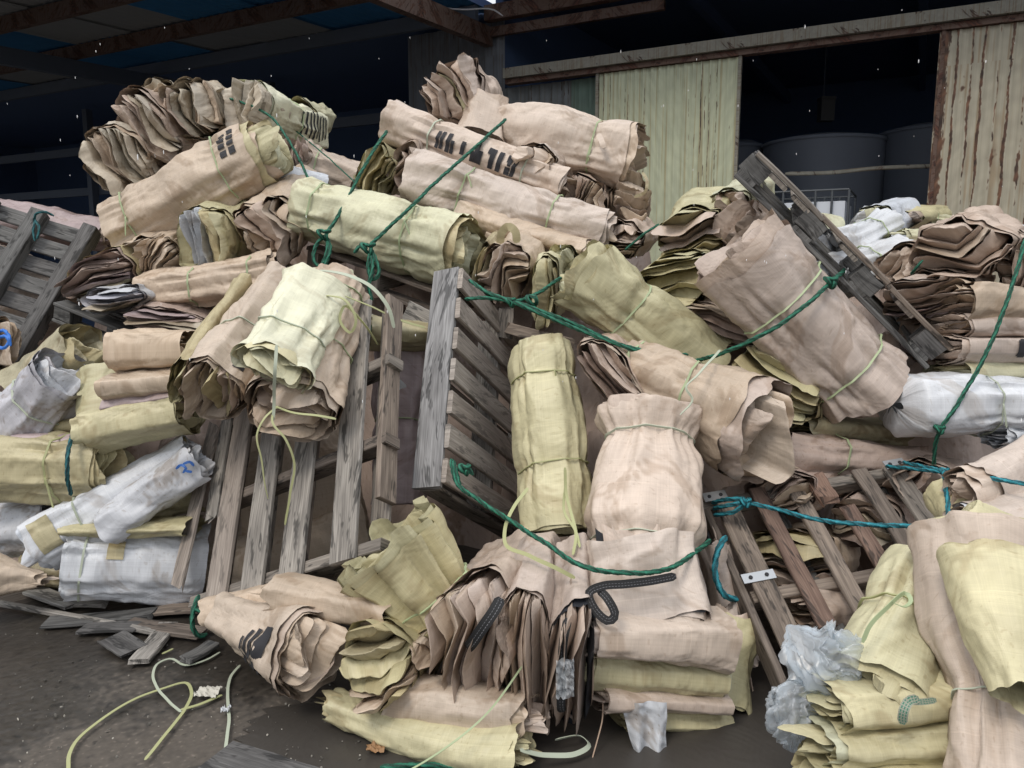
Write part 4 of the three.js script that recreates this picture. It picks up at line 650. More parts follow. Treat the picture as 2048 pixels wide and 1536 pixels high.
b(CB, 'khaki folded edge squeezed between yellow roll and brown swirl', [965, 540, 4.0], [1000, 500, 4.5], [56, 18], [50, 18], 'K2', ['K2', 'K'], { ang: 75, cr: 0.14, n: 4 });
b(CB, 'yellow bag hanging in folds below the flat tan bag at the middle', [1090, 588, 3.86], [1120, 560, 4.2], [82, 30], [70, 30], 'Y', ['Y2', 'Y', 'K'], { ang: 84, fd: 0, cr: 0.14, n: 4, p: 2.3, warp: 0.3, spread: 0.12 });
b(CB, 'yellow crumpled bag tip beside the hanging yellow folds', [1125, 520, 3.95], [1140, 545, 4.3], [28, 34], [28, 30], 'Y', ['Y', 'C2'], { ang: 45, cr: 0.16, n: 4 });
// right of the middle
b(CB, 'pink bag tips at the foot of the pale green door', [1252, 480, 4.25], [1280, 470, 4.6], [34, 36], [34, 36], 'P2', ['P2', 'R', 'T'], { ang: 60, fd: 60, cr: 0.14, n: 6 });
b(RB, 'mustard yellow roll with open folded corner right of the middle', [1165, 548, 3.62], [1405, 735, 3.72], [72, 66], [70, 66], 'Y2', ['Y', 'C2', 'Y'], { ties: [0.36], nw: 4, step: 0.08, rag: 0.06, n: 6, cr: 0.05, p: 2.8, flare: 0.04 });
b(FB, 'yellow folded end on top of the tall stack right of the middle', [1378, 465, 3.92], [1420, 420, 4.5], [52, 78], [46, 66], 'Y2', ['Y', 'P2', 'R', 'Y2', 'K'], { ang: 98, fd: 88, n: 9, p: 3, warp: 0.22, cr: 0.09, spread: 0.1 });
b(FB, 'shiny yellow folded end below the pink layer of the tall stack', [1352, 560, 3.84], [1420, 520, 4.4], [52, 82], [46, 70], 'Y', ['Y', 'Y2', 'Y'], { ang: 98, fd: 94, n: 8, p: 3, warp: 0.2, cr: 0.1, spread: 0.12 });
b(CB, 'mixed pale bags fanning up behind the tall yellow stack', [1448, 425, 4.15], [1500, 390, 4.6], [40, 56], [36, 50], 'C2', ['P2', 'C2', 'R'], { ang: 130, fd: 20, n: 6, cr: 0.14, warp: 0.3 });
b(RB, 'large pink roll leaning against the dark block pallet', [1492, 512, 3.38], [1742, 785, 3.46], [104, 84], [90, 78], 'P2', ['P2', 'R', 'P2', 'T2'], { ties: [0.30, 0.82], lip: 0.03, nw: 4, step: 0.09, rag: 0.05, n: 8, cr: 0.025, lump: 0.07, p: 2.9, pinch: 0.06, ends: 'A' });
b(CB, 'rosy bag flap rising behind the open end of the large pink roll', [1478, 452, 3.85], [1540, 500, 3.95], [52, 40], [46, 40], 'P2', ['P2', 'R'], { ang: 45, cr: 0.12, n: 5 });
b(CB, 'brown folded layers under the shiny yellow end, left of the pink roll', [1432, 648, 3.72], [1480, 620, 4.3], [42, 86], [38, 70], 'R', ['T2', 'R', 'R2', 'P2'], { ang: 70, fd: 90, n: 9, p: 2.6, warp: 0.22, cr: 0.1 });
b(CB, 'olive yellow crumpled stack below the large pink roll', [1545, 772, 3.5], [1600, 720, 4.1], [74, 104], [60, 80], 'Y2', ['Y2', 'K', 'Y', 'K2'], { ang: 60, fd: 92, n: 11, p: 2.5, warp: 0.28, cr: 0.11 });
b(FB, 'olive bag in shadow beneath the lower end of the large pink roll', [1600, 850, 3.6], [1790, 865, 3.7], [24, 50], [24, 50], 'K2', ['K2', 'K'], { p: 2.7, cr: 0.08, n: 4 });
b(RB, 'warm tan roll with a wide crumpled pink end at the centre right', [1495, 848, 3.15], [1262, 748, 3.5], [98, 92], [66, 70], 'T', ['P2', 'R', 'P2', 'T', 'P'], { ties: [0.45, 0.96], lip: 0.09, nw: 3, step: 0.09, rag: 0.07, n: 9, fd: 12, cr: 0.055, p: 2.5, warp: 0.3, flare: 0.04, spread: 0.14 });
b(FB, 'tan bag corner hanging below the wide crumpled pink end', [1440, 910, 3.2], [1560, 935, 3.25], [28, 50], [22, 40], 'T', ['T', 'P2'], { p: 3, cr: 0.1, n: 4, ends: 'AB' });
b(CB, 'brown pleated bag edges slanting between yellow and tan rolls', [1225, 752, 3.28], [1262, 720, 3.8], [90, 44], [70, 40], 'R', ['R', 'T2', 'R2', 'P2', 'R'], { ang: 128, fd: 0, n: 7, p: 2.6, cr: 0.08, warp: 0.22, spread: 0.1 });
b(RB, 'yellow roll standing upright in the middle, tied twice with straw string', [1118, 1062, 3.22], [1082, 690, 3.5], [70, 62], [60, 58], 'Y', ['Y', 'Y2', 'P2', 'Y2'], { ties: [0.32, 0.80], tie: 'tieY', prof: [[0, 1], [0.35, 1.05], [0.6, 1.08], [0.9, 1.0], [1, 0.9]], cr: 0.04, n: 8, p: 3.2, nw: 3, ends: 'AB', lump: 0.09 });
b(RB, 'pale pink roll standing upright beside the yellow one', [1284, 1105, 2.92], [1302, 838, 3.2], [112, 92], [94, 82], 'P', ['P', 'P2', 'P'], { ties: [0.04, 0.80], tie: 'tieW', prof: [[0, 0.93], [0.18, 1.08], [0.55, 1.0], [0.8, 0.9], [1, 1.06]], cr: 0.035, lump: 0.09, n: 8, p: 2.6, ends: 'B', pleat: { amp: 0.018, n: 13, len: 0.09, at: 'A' } });
// front
b(FB, 'pale pink bag skirt with black lining under the upright pink roll', [1272, 1088, 2.86], [1300, 1244, 2.74], [104, 74], [124, 76], 'P', ['P', 'BK', 'P2'], { p: 3, n: 5, cr: 0.09, nw: 3, rag: 0.05, ends: 'B', pleat: { amp: 0.012, n: 11, len: 0.10, at: 'A' }, step: 0.06 });
b(FB, 'upper pink folded layer of the front stack', [1172, 1262, 2.60], [1442, 1272, 2.74], [42, 66], [50, 66], 'P', ['P', 'P2'], { p: 4, n: 5, cr: 0.06, ends: 'AB' });
b(FB, 'yellow folded layer of the front stack below the pink skirt', [1166, 1322, 2.68], [1424, 1342, 2.78], [42, 66], [40, 66], 'Y', ['Y', 'C2'], { p: 4, n: 5, cr: 0.06, ends: 'AB' });
b(FB, 'lowest pink folded layer of the front stack', [1192, 1382, 2.66], [1432, 1392, 2.78], [26, 64], [22, 64], 'P2', ['P2', 'R'], { p: 4, n: 4, cr: 0.07, ends: 'AB' });
b(FB, 'bottom yellow layer of the front stack above the dark ground', [1236, 1420, 2.72], [1440, 1428, 2.82], [22, 60], [20, 60], 'Y2', ['Y2', 'K'], { p: 3.4, n: 4, cr: 0.09, ends: 'AB' });
b(RB, 'olive yellow bag bulging out right of the front stack', [1425, 1405, 2.86], [1462, 1240, 2.98], [74, 56], [44, 44], 'Y2', ['Y2', 'K', 'P2'], { p: 2.6, cr: 0.09, n: 5, ends: 'AB' });
b(FB, 'pink bag edge between the front stack and the leaning brown pallet', [1485, 1330, 3.0], [1425, 1090, 3.15], [28, 34], [26, 34], 'P2', ['P2', 'R', 'BK'], { p: 2.8, cr: 0.09, n: 5, ends: 'AB', nw: 3 });
b(CB, 'big crumpled pink-brown bundle of upright pleats with black webbing, front centre', [962, 1262, 2.68], [1045, 1140, 3.2], [96, 130], [80, 90], 'P2', ['R', 'P2', 'R', 'T2'], { ang: 0, fd: 90, n: 10, p: 2.8, cr: 0.09, warp: 0.22, spread: 0.06, lip: 0.11, nw: 1 });
b(CB, 'tall pink-brown accordion of bag edges beside the black-webbed bundle', [1052, 1305, 2.62], [1085, 1150, 3.1], [56, 152], [50, 100], 'P2', ['P2', 'R', 'T2'], { ang: 0, fd: 90, n: 9, p: 3, cr: 0.07, warp: 0.18, spread: 0.06, lip: 0.09 });
b(CB, 'long pink-brown bag hanging lowest at the front, left of the front stack', [1138, 1330, 2.6], [1140, 1160, 3.0], [58, 164], [50, 110], 'P2', ['R', 'BK', 'P2', 'R'], { ang: -6, fd: 90, n: 8, p: 3, cr: 0.08, warp: 0.18, spread: 0.06, lip: 0.08 });
b(RB, 'yellow bundle fanned out in pleats at its upper end, front left of centre', [785, 1092, 2.82], [905, 1238, 2.88], [106, 70], [76, 50], 'Y2', ['Y', 'Y2', 'K'], { ties: [0.62], tieW: 1, tie: 'tie', pleat: { amp: 0.04, n: 11, len: 0.42 }, nw: 3, step: 0.1, rag: 0.09, n: 6, p: 2.5, flare: 0.03, cr: 0.05 });
b(CB, 'tan crumpled bundle with black print arc, nearest the broken planks', [612, 1306, 2.75], [452, 1228, 3.05], [94, 90], [38, 40], 'T', ['T', 'P2', 'T2', 'T'], { ang: 112, fd: -48, n: 9, p: 2.5, cr: 0.09, warp: 0.3, nw: 3, spread: 0.14, print: [[0.5, 2.6, 0.16, 0.46, bars([[0, 0.34, 0, 1, 0.25], [0.42, 0.58, 0.08, 0.5, 0.25], [0.44, 0.6, 0.58, 0.92, 0.25], [0.68, 0.78, 0.15, 0.85, 0.25], [0.86, 0.95, 0.3, 0.7, 0.25]])]] });
b(FB, 'tan folded bag lying between the leaning pallet and the yellow fan', [560, 1180, 2.9], [790, 1228, 2.8], [30, 46], [36, 46], 'T', ['T', 'O'], { p: 2.7, cr: 0.1, n: 5, ends: 'A', rag: 0.06, nw: 3 });
b(FB, 'thin tan bag at the foot of the leaning pallet', [425, 1222, 3.15], [600, 1180, 3.0], [24, 40], [26, 40], 'T2', ['T2', 'P2'], { p: 2.6, cr: 0.1, n: 4, ends: 'A' });
b(CB, 'yellow rolled end with a white liner showing, beside the tan print bundle', [762, 1322, 2.68], [835, 1262, 3.1], [88, 80], [70, 66], 'Y2', ['K', 'T2', 'Y2', 'K2'], { ang: 130, fd: -72, n: 8, p: 2.5, cr: 0.07, warp: 0.3, spread: 0.12 });
b(CB, 'khaki pleats between the yellow rolled end and the black-webbed bundle', [845, 1310, 2.78], [890, 1250, 3.1], [70, 40], [60, 36], 'K', ['K', 'T2', 'R'], { ang: 60, fd: 90, n: 6, cr: 0.12, p: 2.6 });
b(FB, 'tan bag with gaping folds under the front centre bundles', [1050, 1432, 2.56], [800, 1400, 2.7], [42, 54], [50, 54], 'T', ['R', 'T2', 'P2'], { p: 2.7, cr: 0.08, n: 6, ends: 'A', rag: 0.05, nw: 3 });
b(RB, 'yellow roll along the ground at the very front', [1040, 1500, 2.48], [668, 1408, 2.72], [40, 50], [26, 40], 'Y', ['Y2', 'K', 'Y'], { cr: 0.07, n: 6, bend: [-22, 0], ends: 'AB', nw: 3, rag: 0.05, prof: [[0, 1.05], [0.4, 1.05], [1, 0.8]] });
// behind the pallet slats in the middle
b(FB, 'mauve bag behind the silver grey pallet, with a white tape', [815, 690, 3.95], [800, 1010, 3.75], [62, 50], [50, 50], 'V', ['V', 'P2'], { cr: 0.06, ties: [0.5], p: 2.7, n: 5, pleat: { amp: 0.012, n: 9, len: 2 } });
b(FB, 'yellow and brown folded edge with a green hem above the mauve bag', [735, 668, 3.72], [868, 672, 3.85], [30, 50], [26, 50], 'K', ['Y2', 'T2', 'GR'], { p: 2.6, cr: 0.07, n: 5, ends: 'AB' });
b(FB, 'brown bag seen through the slats of the front left pallet', [480, 1000, 3.95], [720, 960, 4.1], [120, 50], [120, 50], 'T2', ['T2', 'R'], { p: 3, cr: 0.07, n: 5 });
b(FB, 'tan bag low behind the slats of the front left pallet', [420, 1150, 3.85], [740, 1060, 4.0], [56, 40], [56, 40], 'T', ['T', 'T2'], { p: 3, cr: 0.07, n: 4 });
// right side
b(CB, 'heaped rust-brown crumpled bag on top of the right stack', [1922, 498, 3.5], [1960, 480, 4.1], [62, 92], [56, 80], 'R', ['R', 'T2', 'R', 'P2'], { ang: 90, fd: 70, n: 7, warp: 0.5, cr: 0.16, p: 2.2, lump: 0.2, spread: 0.12 });
b(CB, 'rust-brown crumpled bag at the right edge beside the heaped one', [2040, 525, 3.5], [2080, 520, 4.0], [66, 48], [60, 48], 'R', ['R', 'P2'], { ang: 90, fd: 60, n: 6, warp: 0.45, cr: 0.16, p: 2.3 });
b(CB, 'pale pink bag at the back left of the right stack', [1808, 530, 3.75], [1860, 520, 4.2], [42, 54], [40, 50], 'P2', ['P2', 'P'], { ang: 95, fd: 10, n: 5, cr: 0.12, warp: 0.3 });
b(CB, 'pleated rosy bag end below the pale pink one in the right stack', [1852, 590, 3.55], [1910, 575, 4.1], [50, 84], [44, 70], 'P2', ['P2', 'R', 'V'], { ang: 100, fd: 75, n: 9, cr: 0.1, warp: 0.34, p: 2.4 });
b(FB, 'brown folded bag with a rounded lip, upper layer of the right stack', [1902, 610, 3.42], [2100, 632, 3.45], [46, 74], [36, 74], 'T2', ['T2', 'R', 'P2'], { p: 3, n: 6, cr: 0.06, ends: 'A', bend: [6, 0] });
b(FB, 'thin rosy folded bag, second layer of the right stack', [1896, 656, 3.44], [2100, 655, 3.46], [24, 74], [24, 74], 'P2', ['P2', 'R'], { p: 3.4, n: 4, cr: 0.06, ends: 'A' });
b(FB, 'pink folded bag with black round print in the right stack', [1892, 700, 3.42], [2100, 702, 3.44], [28, 76], [28, 76], 'P2', ['P2', 'T2'], { p: 4, n: 4, cr: 0.05, ends: 'A', print: [[1.2, 1.95, 0.42, 0.78, bars([[0, 0.26, 0.15, 0.85], [0.05, 0.22, 0, 1], [0.38, 0.6, 0.1, 0.9], [0.42, 0.56, 0, 1], [0.8, 1, 0.1, 0.95]])]] });
b(FB, 'flat yellow folded bag low in the right stack', [1890, 746, 3.44], [2100, 744, 3.46], [26, 74], [26, 74], 'C2', ['Y2', 'C2'], { p: 3.6, n: 4, cr: 0.06, ends: 'A' });
b(FB, 'white folded bag at the bottom of the right stack, on the dark pallet', [1784, 808, 3.36], [2110, 808, 3.38], [60, 92], [62, 92], 'W', ['W', 'W2'], { p: 3.4, capLen: 0.06, n: 6, cr: 0.06, ends: '', cap: 'A', ties: [0.5], tie: 'tieW' });
b(CB, 'white fluffy liner hanging over the edge of the right dark pallet', [1990, 868, 3.28], [2090, 872, 3.36], [20, 36], [26, 40], 'W', ['W'], { cr: 0.2, n: 4, wr: 0.012, p: 2.4 });
b(CB, 'maroon bag ends squeezed behind the lower right of the block pallet', [1840, 655, 3.72], [1890, 650, 4.1], [62, 40], [60, 40], 'R2', ['R2', 'R', 'V'], { ang: 90, fd: 88, n: 7, cr: 0.12 });
b(CB, 'white bag with gathered neck behind the block pallet', [1660, 510, 4.35], [1770, 455, 4.5], [52, 46], [32, 40], 'W', ['W', 'W2'], { cr: 0.09, ties: [0.7], n: 5, pleat: { amp: 0.012, n: 14, len: 2 } });
b(CB, 'lower white bag lying right behind the block pallet', [1640, 560, 4.1], [1800, 520, 4.25], [46, 50], [44, 50], 'W', ['W', 'W2'], { cr: 0.1, n: 5, ties: [0.55] });
b(CB, 'pale white crumpled bag farther up behind the white bags', [1745, 448, 4.75], [1800, 430, 5.1], [36, 44], [34, 40], 'W', ['W', 'C2'], { ang: 70, cr: 0.14, n: 5 });
b(CB, 'yellow bag crumpled in front of the tanks at the top of the white bags', [1800, 440, 4.9], [1850, 432, 5.2], [20, 46], [20, 44], 'Y2', ['Y2', 'C2', 'P'], { ang: 90, cr: 0.14, n: 4 });
b(RB, 'thin pale yellow roll below the rusty cream door', [1852, 440, 5.0], [1970, 462, 5.0], [15, 22], [18, 22], 'C2', ['C2'], { cr: 0.06, n: 3, ties: [0.12], ends: 'A' });
b(FB, 'pale yellow folded bag beside the rust-brown heaped one', [1800, 478, 4.3], [1880, 480, 4.3], [20, 40], [22, 40], 'C2', ['C2', 'W'], { cr: 0.1, n: 4, ends: 'AB' });
b(CB, 'white plastic tuft at the back right of the right stack', [2000, 470, 4.2], [2020, 470, 4.4], [20, 30], [20, 30], 'W', ['W'], { ang: 90, cr: 0.2, n: 3 });
b(CB, 'small white and yellow bags behind the bottom of the block pallet', [1540, 455, 4.5], [1660, 470, 4.6], [40, 40], [40, 40], 'C2', ['C2', 'W', 'P2'], { cr: 0.13, n: 5 });
// behind and inside the right front pallet
b(RB, 'dull brown roll lying behind the top rail of the brown pallet', [1560, 905, 3.5], [1840, 925, 3.55], [40, 55], [34, 50], 'R2', ['V', 'R2'], { cr: 0.08, n: 6, ties: [0.36], ends: 'A' });
b(CB, 'dark brown crumpled bag behind the brown pallet, upper left', [1560, 985, 3.3], [1640, 965, 3.7], [44, 74], [40, 60], 'R2', ['R', 'R2', 'T2'], { ang: 100, fd: 75, n: 8, cr: 0.12, warp: 0.35 });
b(CB, 'dark brown crumpled bag behind the broken slat of the brown pallet', [1730, 1040, 3.35], [1780, 1010, 3.7], [60, 74], [54, 60], 'R2', ['R2', 'R', 'G2'], { ang: 80, fd: 95, n: 8, cr: 0.12, warp: 0.35 });
b(CB, 'tan and yellow stacked bag edges low behind the brown pallet', [1590, 1120, 3.2], [1650, 1100, 3.7], [70, 84], [60, 70], 'T', ['T', 'K', 'T2', 'R'], { ang: 94, n: 10, fd: 90, cr: 0.08, warp: 0.16, p: 2.8 });
b(FB, 'brown flat bags near the ground behind the brown pallet', [1600, 1215, 3.0], [1760, 1190, 3.2], [40, 60], [36, 60], 'R', ['R', 'T2'], { p: 2.8, n: 5, cr: 0.08 });
b(CB, 'rosy crumpled bag in the gap right of the brown pallet', [1830, 960, 3.3], [1880, 950, 3.7], [42, 60], [40, 54], 'R', ['R', 'P2', 'R2'], { ang: 80, n: 6, cr: 0.13, warp: 0.36 });
// right front
b(RB, 'pale pink bag rising at the right edge above the aqua rope', [1948, 985, 2.75], [2080, 930, 2.9], [60, 46], [60, 50], 'P', ['P', 'P2'], { cr: 0.09, n: 5, nw: 3, step: 0.08, rag: 0.08 });
b(FB, 'small yellow bag behind the drop of aqua rope', [1900, 985, 2.9], [1935, 1060, 2.75], [50, 36], [44, 40], 'Y2', ['Y', 'Y2', 'T2'], { p: 3.2, cr: 0.08, n: 5, ends: 'A' });
b(FB, 'pale pink folded bag under the aqua rope at the right edge', [1876, 1085, 2.58], [2090, 1050, 2.6], [34, 62], [48, 62], 'P', ['P', 'P2', 'T'], { p: 3, cr: 0.08, n: 5, ends: 'A', nw: 3 });
b(FB, 'upper pink bag with white lining right of the aqua rope drop', [1930, 1035, 2.66], [2090, 1010, 2.7], [22, 50], [28, 50], 'P', ['P', 'W2'], { p: 2.7, cr: 0.1, n: 4, ends: 'A' });
b(RB, 'large yellow bag domed over its stack at lower right, tied once', [1752, 1392, 2.2], [1850, 1150, 2.5], [106, 96], [76, 70], 'Y', ['Y', 'Y2', 'Y'], { ties: [0.55], tie: 'tieY', cr: 0.05, n: 5, p: 2.7, lump: 0.1, ends: 'A', nw: 2 });
b(FB, 'yellow folded bag with a checked strap under the large domed bag', [1650, 1402, 2.18], [1910, 1385, 2.2], [40, 80], [50, 80], 'Y', ['Y', 'Y2'], { p: 3, n: 5, cr: 0.07, ends: 'A', nw: 3 });
b(FB, 'lower yellow folded bag at the bottom right', [1655, 1478, 2.14], [1915, 1470, 2.16], [34, 80], [38, 80], 'Y', ['Y', 'C2'], { p: 3, n: 5, cr: 0.08, ends: 'A', nw: 3 });
b(FB, 'yellow folded bag cut by the bottom edge, right', [1640, 1545, 2.12], [1920, 1540, 2.14], [34, 80], [34, 80], 'Y2', ['Y2'], { p: 3, n: 4, cr: 0.07, ends: 'A' });
b(RB, 'tall yellow bundle wrapped in a pink bag at the right edge, tied at its waist', [2015, 1600, 1.9], [1985, 1085, 2.3], [90, 80], [150, 92], 'P', ['Y', 'Y'], { ties: [0.34], tie: 'tieW', prof: [[0, 1.0], [0.34, 0.72], [0.6, 0.98], [1, 1.0]], cr: 0.05, p: 2.7, ends: 'B', n: 4, lump: 0.1, pleat: { amp: 0.008, n: 11, len: 2 } });
b(RB, 'smooth yellow bag swelling out of the pink wrap at the right edge', [2050, 1400, 1.84], [2020, 1140, 2.08], [62, 60], [118, 66], 'Y', ['Y', 'Y2'], { cr: 0.04, p: 2.6, n: 3, ends: 'B', lump: 0.09, prof: [[0, 0.7], [0.5, 1.0], [1, 1]] });

// ---------------------------------------------------------------- what lies deep between the bundles
{
  const nx = 130, nz = 90, x0 = -4.2, x1 = 3.6, z0 = -6.6, z1 = -2.2;
  const pts = heapPts.filter((p) => p[1] > 0.55 && !(p[0] < -0.2 && p[0] > -1.3 && p[2] > -4.0)).map(([x, y, z]) => { const l = Math.hypot(x, z); return [x * (1 + 0.62 / l), y - 0.32, z * (1 + 0.62 / l)]; });
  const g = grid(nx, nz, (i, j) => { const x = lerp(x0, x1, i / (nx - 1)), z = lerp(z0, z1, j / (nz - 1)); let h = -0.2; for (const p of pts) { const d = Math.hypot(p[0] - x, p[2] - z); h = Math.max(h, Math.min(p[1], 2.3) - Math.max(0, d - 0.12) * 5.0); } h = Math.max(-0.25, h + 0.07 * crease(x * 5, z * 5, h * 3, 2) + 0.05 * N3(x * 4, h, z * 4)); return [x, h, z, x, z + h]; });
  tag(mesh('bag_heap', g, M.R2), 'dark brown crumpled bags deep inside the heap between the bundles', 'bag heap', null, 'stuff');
}
// ---------------------------------------------------------------- ropes
function knot(c, r, R, mat, parent, seed) { // a lumpy tied knot
  const q = []; for (let k = 0; k < 16; k++) { const a = k / 16 * Math.PI * 2; q.push(V((Math.sin(a) + 0.5 * Math.sin(2 * a + seed)) * R * 0.8, (Math.cos(a) - 0.5 * Math.cos(2 * a)) * R * 0.8, Math.sin(3 * a + seed) * R * 0.7).add(c)); }
  return mesh('knot', sweep(q, ropeProf(r), { closed: true, step: 0.008, twist: 60 }), mat, parent);
}
function rope(label, mat, r, strands, knots = []) {
  const pts = strands.map(px), o = pts[0][0].clone(), g = root('rope', o, label, 'rope');
  for (const s of pts) mesh('strand', sweep(s, ropeProf(r), { step: 0.014, twist: 55, wob: 0.004, seed: used.rope || 1, origin: o }), mat, g);
  knots.forEach(([x, y, d, R], i) => knot(P(x, y, d).sub(o), r, R, mat, g, i + 1));
}
const RG = M.rope, RA = M.aqua, RT = M.teal;
rope('green cord running down over the peach roll at the upper left', RG, 0.011, [[[430, 198, 5.15], [470, 200, 4.95], [540, 232, 4.8], [565, 262, 4.72], [602, 325, 4.55], [630, 390, 4.35]]]);
rope('thin dark green cord crossing the dark gap behind the peach roll', RG, 0.006, [[[592, 262, 5.25], [650, 310, 5.0], [690, 346, 4.85], [718, 372, 4.6]]]);
rope('green rope tied in a bow on the left end of the pale yellow roll', RG, 0.0135, [[[774, 262, 4.5], [745, 305, 4.28], [714, 360, 4.16], [686, 415, 4.08], [652, 468, 4.02]], [[652, 470, 4.0], [634, 486, 4.0], [628, 520, 3.98], [640, 532, 3.97], [654, 505, 3.97], [654, 480, 3.99]], [[655, 475, 4.0], [660, 500, 3.97], [645, 545, 3.95], [632, 575, 3.94]]], [[650, 468, 3.99, 0.03]]);
rope('green rope tied in a long bow over the middle of the pale yellow roll', RG, 0.0135, [[[1012, 238, 4.55], [950, 295, 4.34], [880, 357, 4.12], [810, 425, 3.92], [740, 490, 3.84]], [[740, 495, 3.82], [752, 520, 3.79], [758, 548, 3.78], [746, 560, 3.78], [736, 540, 3.79], [740, 505, 3.81]], [[742, 500, 3.82], [745, 540, 3.77], [738, 575, 3.76], [744, 602, 3.76]], [[735, 498, 3.82], [720, 492, 3.81], [708, 506, 3.8]]], [[738, 496, 3.81, 0.032]]);
rope('green rope pair stretched from the silver pallet to the mustard roll', RG, 0.0125, [[[1160, 526, 3.85], [1098, 572, 3.62], [1050, 598, 3.48], [1020, 604, 3.44]], [[930, 598, 3.5], [975, 596, 3.45], [1020, 602, 3.42], [1130, 640, 3.38], [1250, 692, 3.38], [1330, 708, 3.4], [1376, 710, 3.44]], [[938, 560, 3.58], [975, 584, 3.46], [1030, 606, 3.41], [1150, 656, 3.36], [1270, 700, 3.36], [1340, 712, 3.4], [1372, 714, 3.45]]], [[1022, 603, 3.42, 0.018], [1066, 598, 3.44, 0.022]]);
rope('green rope looped round the waist of the large pink roll', RG, 0.013, [[[1385, 722, 3.5], [1445, 706, 3.3], [1535, 664, 3.17], [1615, 608, 3.17], [1660, 566, 3.26], [1690, 540, 3.5]]], [[1663, 563, 3.24, 0.022]]);
rope('teal rope arching over the mustard yellow roll at left', RT, 0.0135, [[[163, 838, 3.72], [148, 862, 3.56], [136, 905, 3.46], [134, 950, 3.45], [142, 990, 3.54]], [[168, 840, 3.74], [175, 850, 3.68], [160, 862, 3.62], [150, 862, 3.58]]]);
rope('green rope from the silver pallet foot round the pink bag skirt', RG, 0.0125, [[[902, 918, 3.22], [912, 962, 3.12], [926, 978, 3.08], [1010, 1034, 2.88], [1100, 1092, 2.68], [1160, 1130, 2.58], [1250, 1146, 2.56], [1330, 1140, 2.6], [1390, 1105, 2.74], [1420, 1080, 2.9]], [[906, 920, 3.2], [920, 972, 3.1]], [[915, 940, 3.18], [934, 935, 3.14], [946, 950, 3.14]]], [[930, 938, 3.13, 0.02]]);
rope('aqua rope from the brown pallet post to the right edge', RA, 0.0125, [[[1426, 1018, 3.2], [1450, 1012, 3.1], [1490, 1006, 3.06], [1560, 1020, 3.0], [1640, 1040, 2.9], [1750, 1050, 2.78], [1880, 1051, 2.62], [1975, 1046, 2.46], [2005, 1036, 2.42], [2030, 1040, 2.38], [2062, 1058, 2.34]], [[1424, 1006, 3.22], [1460, 998, 3.1], [1492, 1000, 3.06], [1470, 1022, 3.08], [1428, 1030, 3.16]]], [[1492, 1004, 3.05, 0.016]]);
rope('aqua rope strung across the gap above the small yellow bag', RA, 0.0115, [[[1772, 932, 3.28], [1830, 938, 3.1], [1888, 945, 2.95], [1960, 955, 2.72], [2060, 968, 2.6]], [[1806, 924, 3.28], [1850, 934, 3.1], [1890, 943, 2.94]], [[1888, 940, 2.94], [1893, 985, 2.76], [1897, 1030, 2.66], [1901, 1066, 2.62]]], [[1889, 943, 2.93, 0.012]]);
rope('thick aqua rope loop hanging left of the brown pallet post', RA, 0.017, [[[1452, 1072, 3.0], [1434, 1105, 2.96], [1432, 1150, 2.92], [1446, 1188, 2.9], [1475, 1200, 2.94]]]);
rope('green rope tied down over the front of the right stack', RG, 0.012, [[[2070, 430, 3.5], [2048, 490, 3.24], [2015, 600, 3.16], [1960, 732, 3.14], [1886, 852, 3.16], [1874, 875, 3.2], [1866, 940, 3.3]]], [[1880, 858, 3.16, 0.016]]);
rope('short green rope end on the rosy folds of the right stack', RG, 0.009, [[[1822, 548, 3.5], [1832, 536, 3.4], [1846, 520, 3.38]]]);
rope('short green rope near the pink bag tips by the pale green door', RG, 0.009, [[[1318, 448, 4.0], [1285, 470, 4.0], [1250, 500, 4.05]]]);
rope('green rope end looped at the foot of the front left pallet', RG, 0.014, [[[398, 1190, 3.25], [386, 1222, 3.2], [386, 1255, 3.18], [400, 1272, 3.2], [414, 1268, 3.22]], [[388, 1218, 3.2], [410, 1222, 3.2], [425, 1216, 3.22]]]);
rope('blue-green rope tied to the top of the tilted grey pallet', RT, 0.010, [[[68, 445, 4.5], [72, 428, 4.47], [92, 424, 4.47], [108, 432, 4.5]], [[70, 440, 4.48], [78, 455, 4.46], [74, 478, 4.45]], [[72, 440, 4.48], [66, 460, 4.46], [70, 482, 4.45]]]);
rope('blue rope bunched at the left edge of the heap', M.blue, 0.012, [[[-8, 664, 3.95], [10, 662, 3.9], [20, 680, 3.88], [8, 696, 3.88], [-10, 690, 3.9]], [[-8, 676, 3.93], [14, 674, 3.88], [22, 692, 3.88]]]);
rope('dark green rope end at the bottom edge in front', RG, 0.012, [[[760, 1534], [820, 1530], [900, 1534], [930, 1545]]]);
// ---------------------------------------------------------------- loose straps
function strap(label, mat, w, list, o = {}) { const p = px(list), c = p[0].clone(); const m = mesh('plastic_strap', sweep(p, tapeProf(w, 0.0012), { step: 0.012, twist: o.twist ?? 2.2, wob: 0.002, seed: 3, origin: c, up: o.flat ? Y0 : null }), mat); m.position.copy(c); return tag(m, label, 'strap'); }
strap('long yellow strap curling across the concrete at lower left', M.tieY, 0.006, [[136, 1545], [140, 1505], [163, 1471], [220, 1427], [278, 1394], [326, 1377], [369, 1365], [383, 1384], [372, 1416], [345, 1451], [290, 1520]], { flat: true, twist: 0 });
strap('pale strap looping from the yellow one towards the broken wood', M.tieW, 0.005, [[362, 1424], [340, 1405], [312, 1372], [306, 1350], [316, 1327], [340, 1317], [372, 1330], [412, 1320], [440, 1304]], { flat: true, twist: 0 });
strap('yellow strap end lying by the grey strap on the concrete', M.tieY, 0.007, [[360, 1420], [400, 1408], [444, 1390]], { flat: true, twist: 0 });
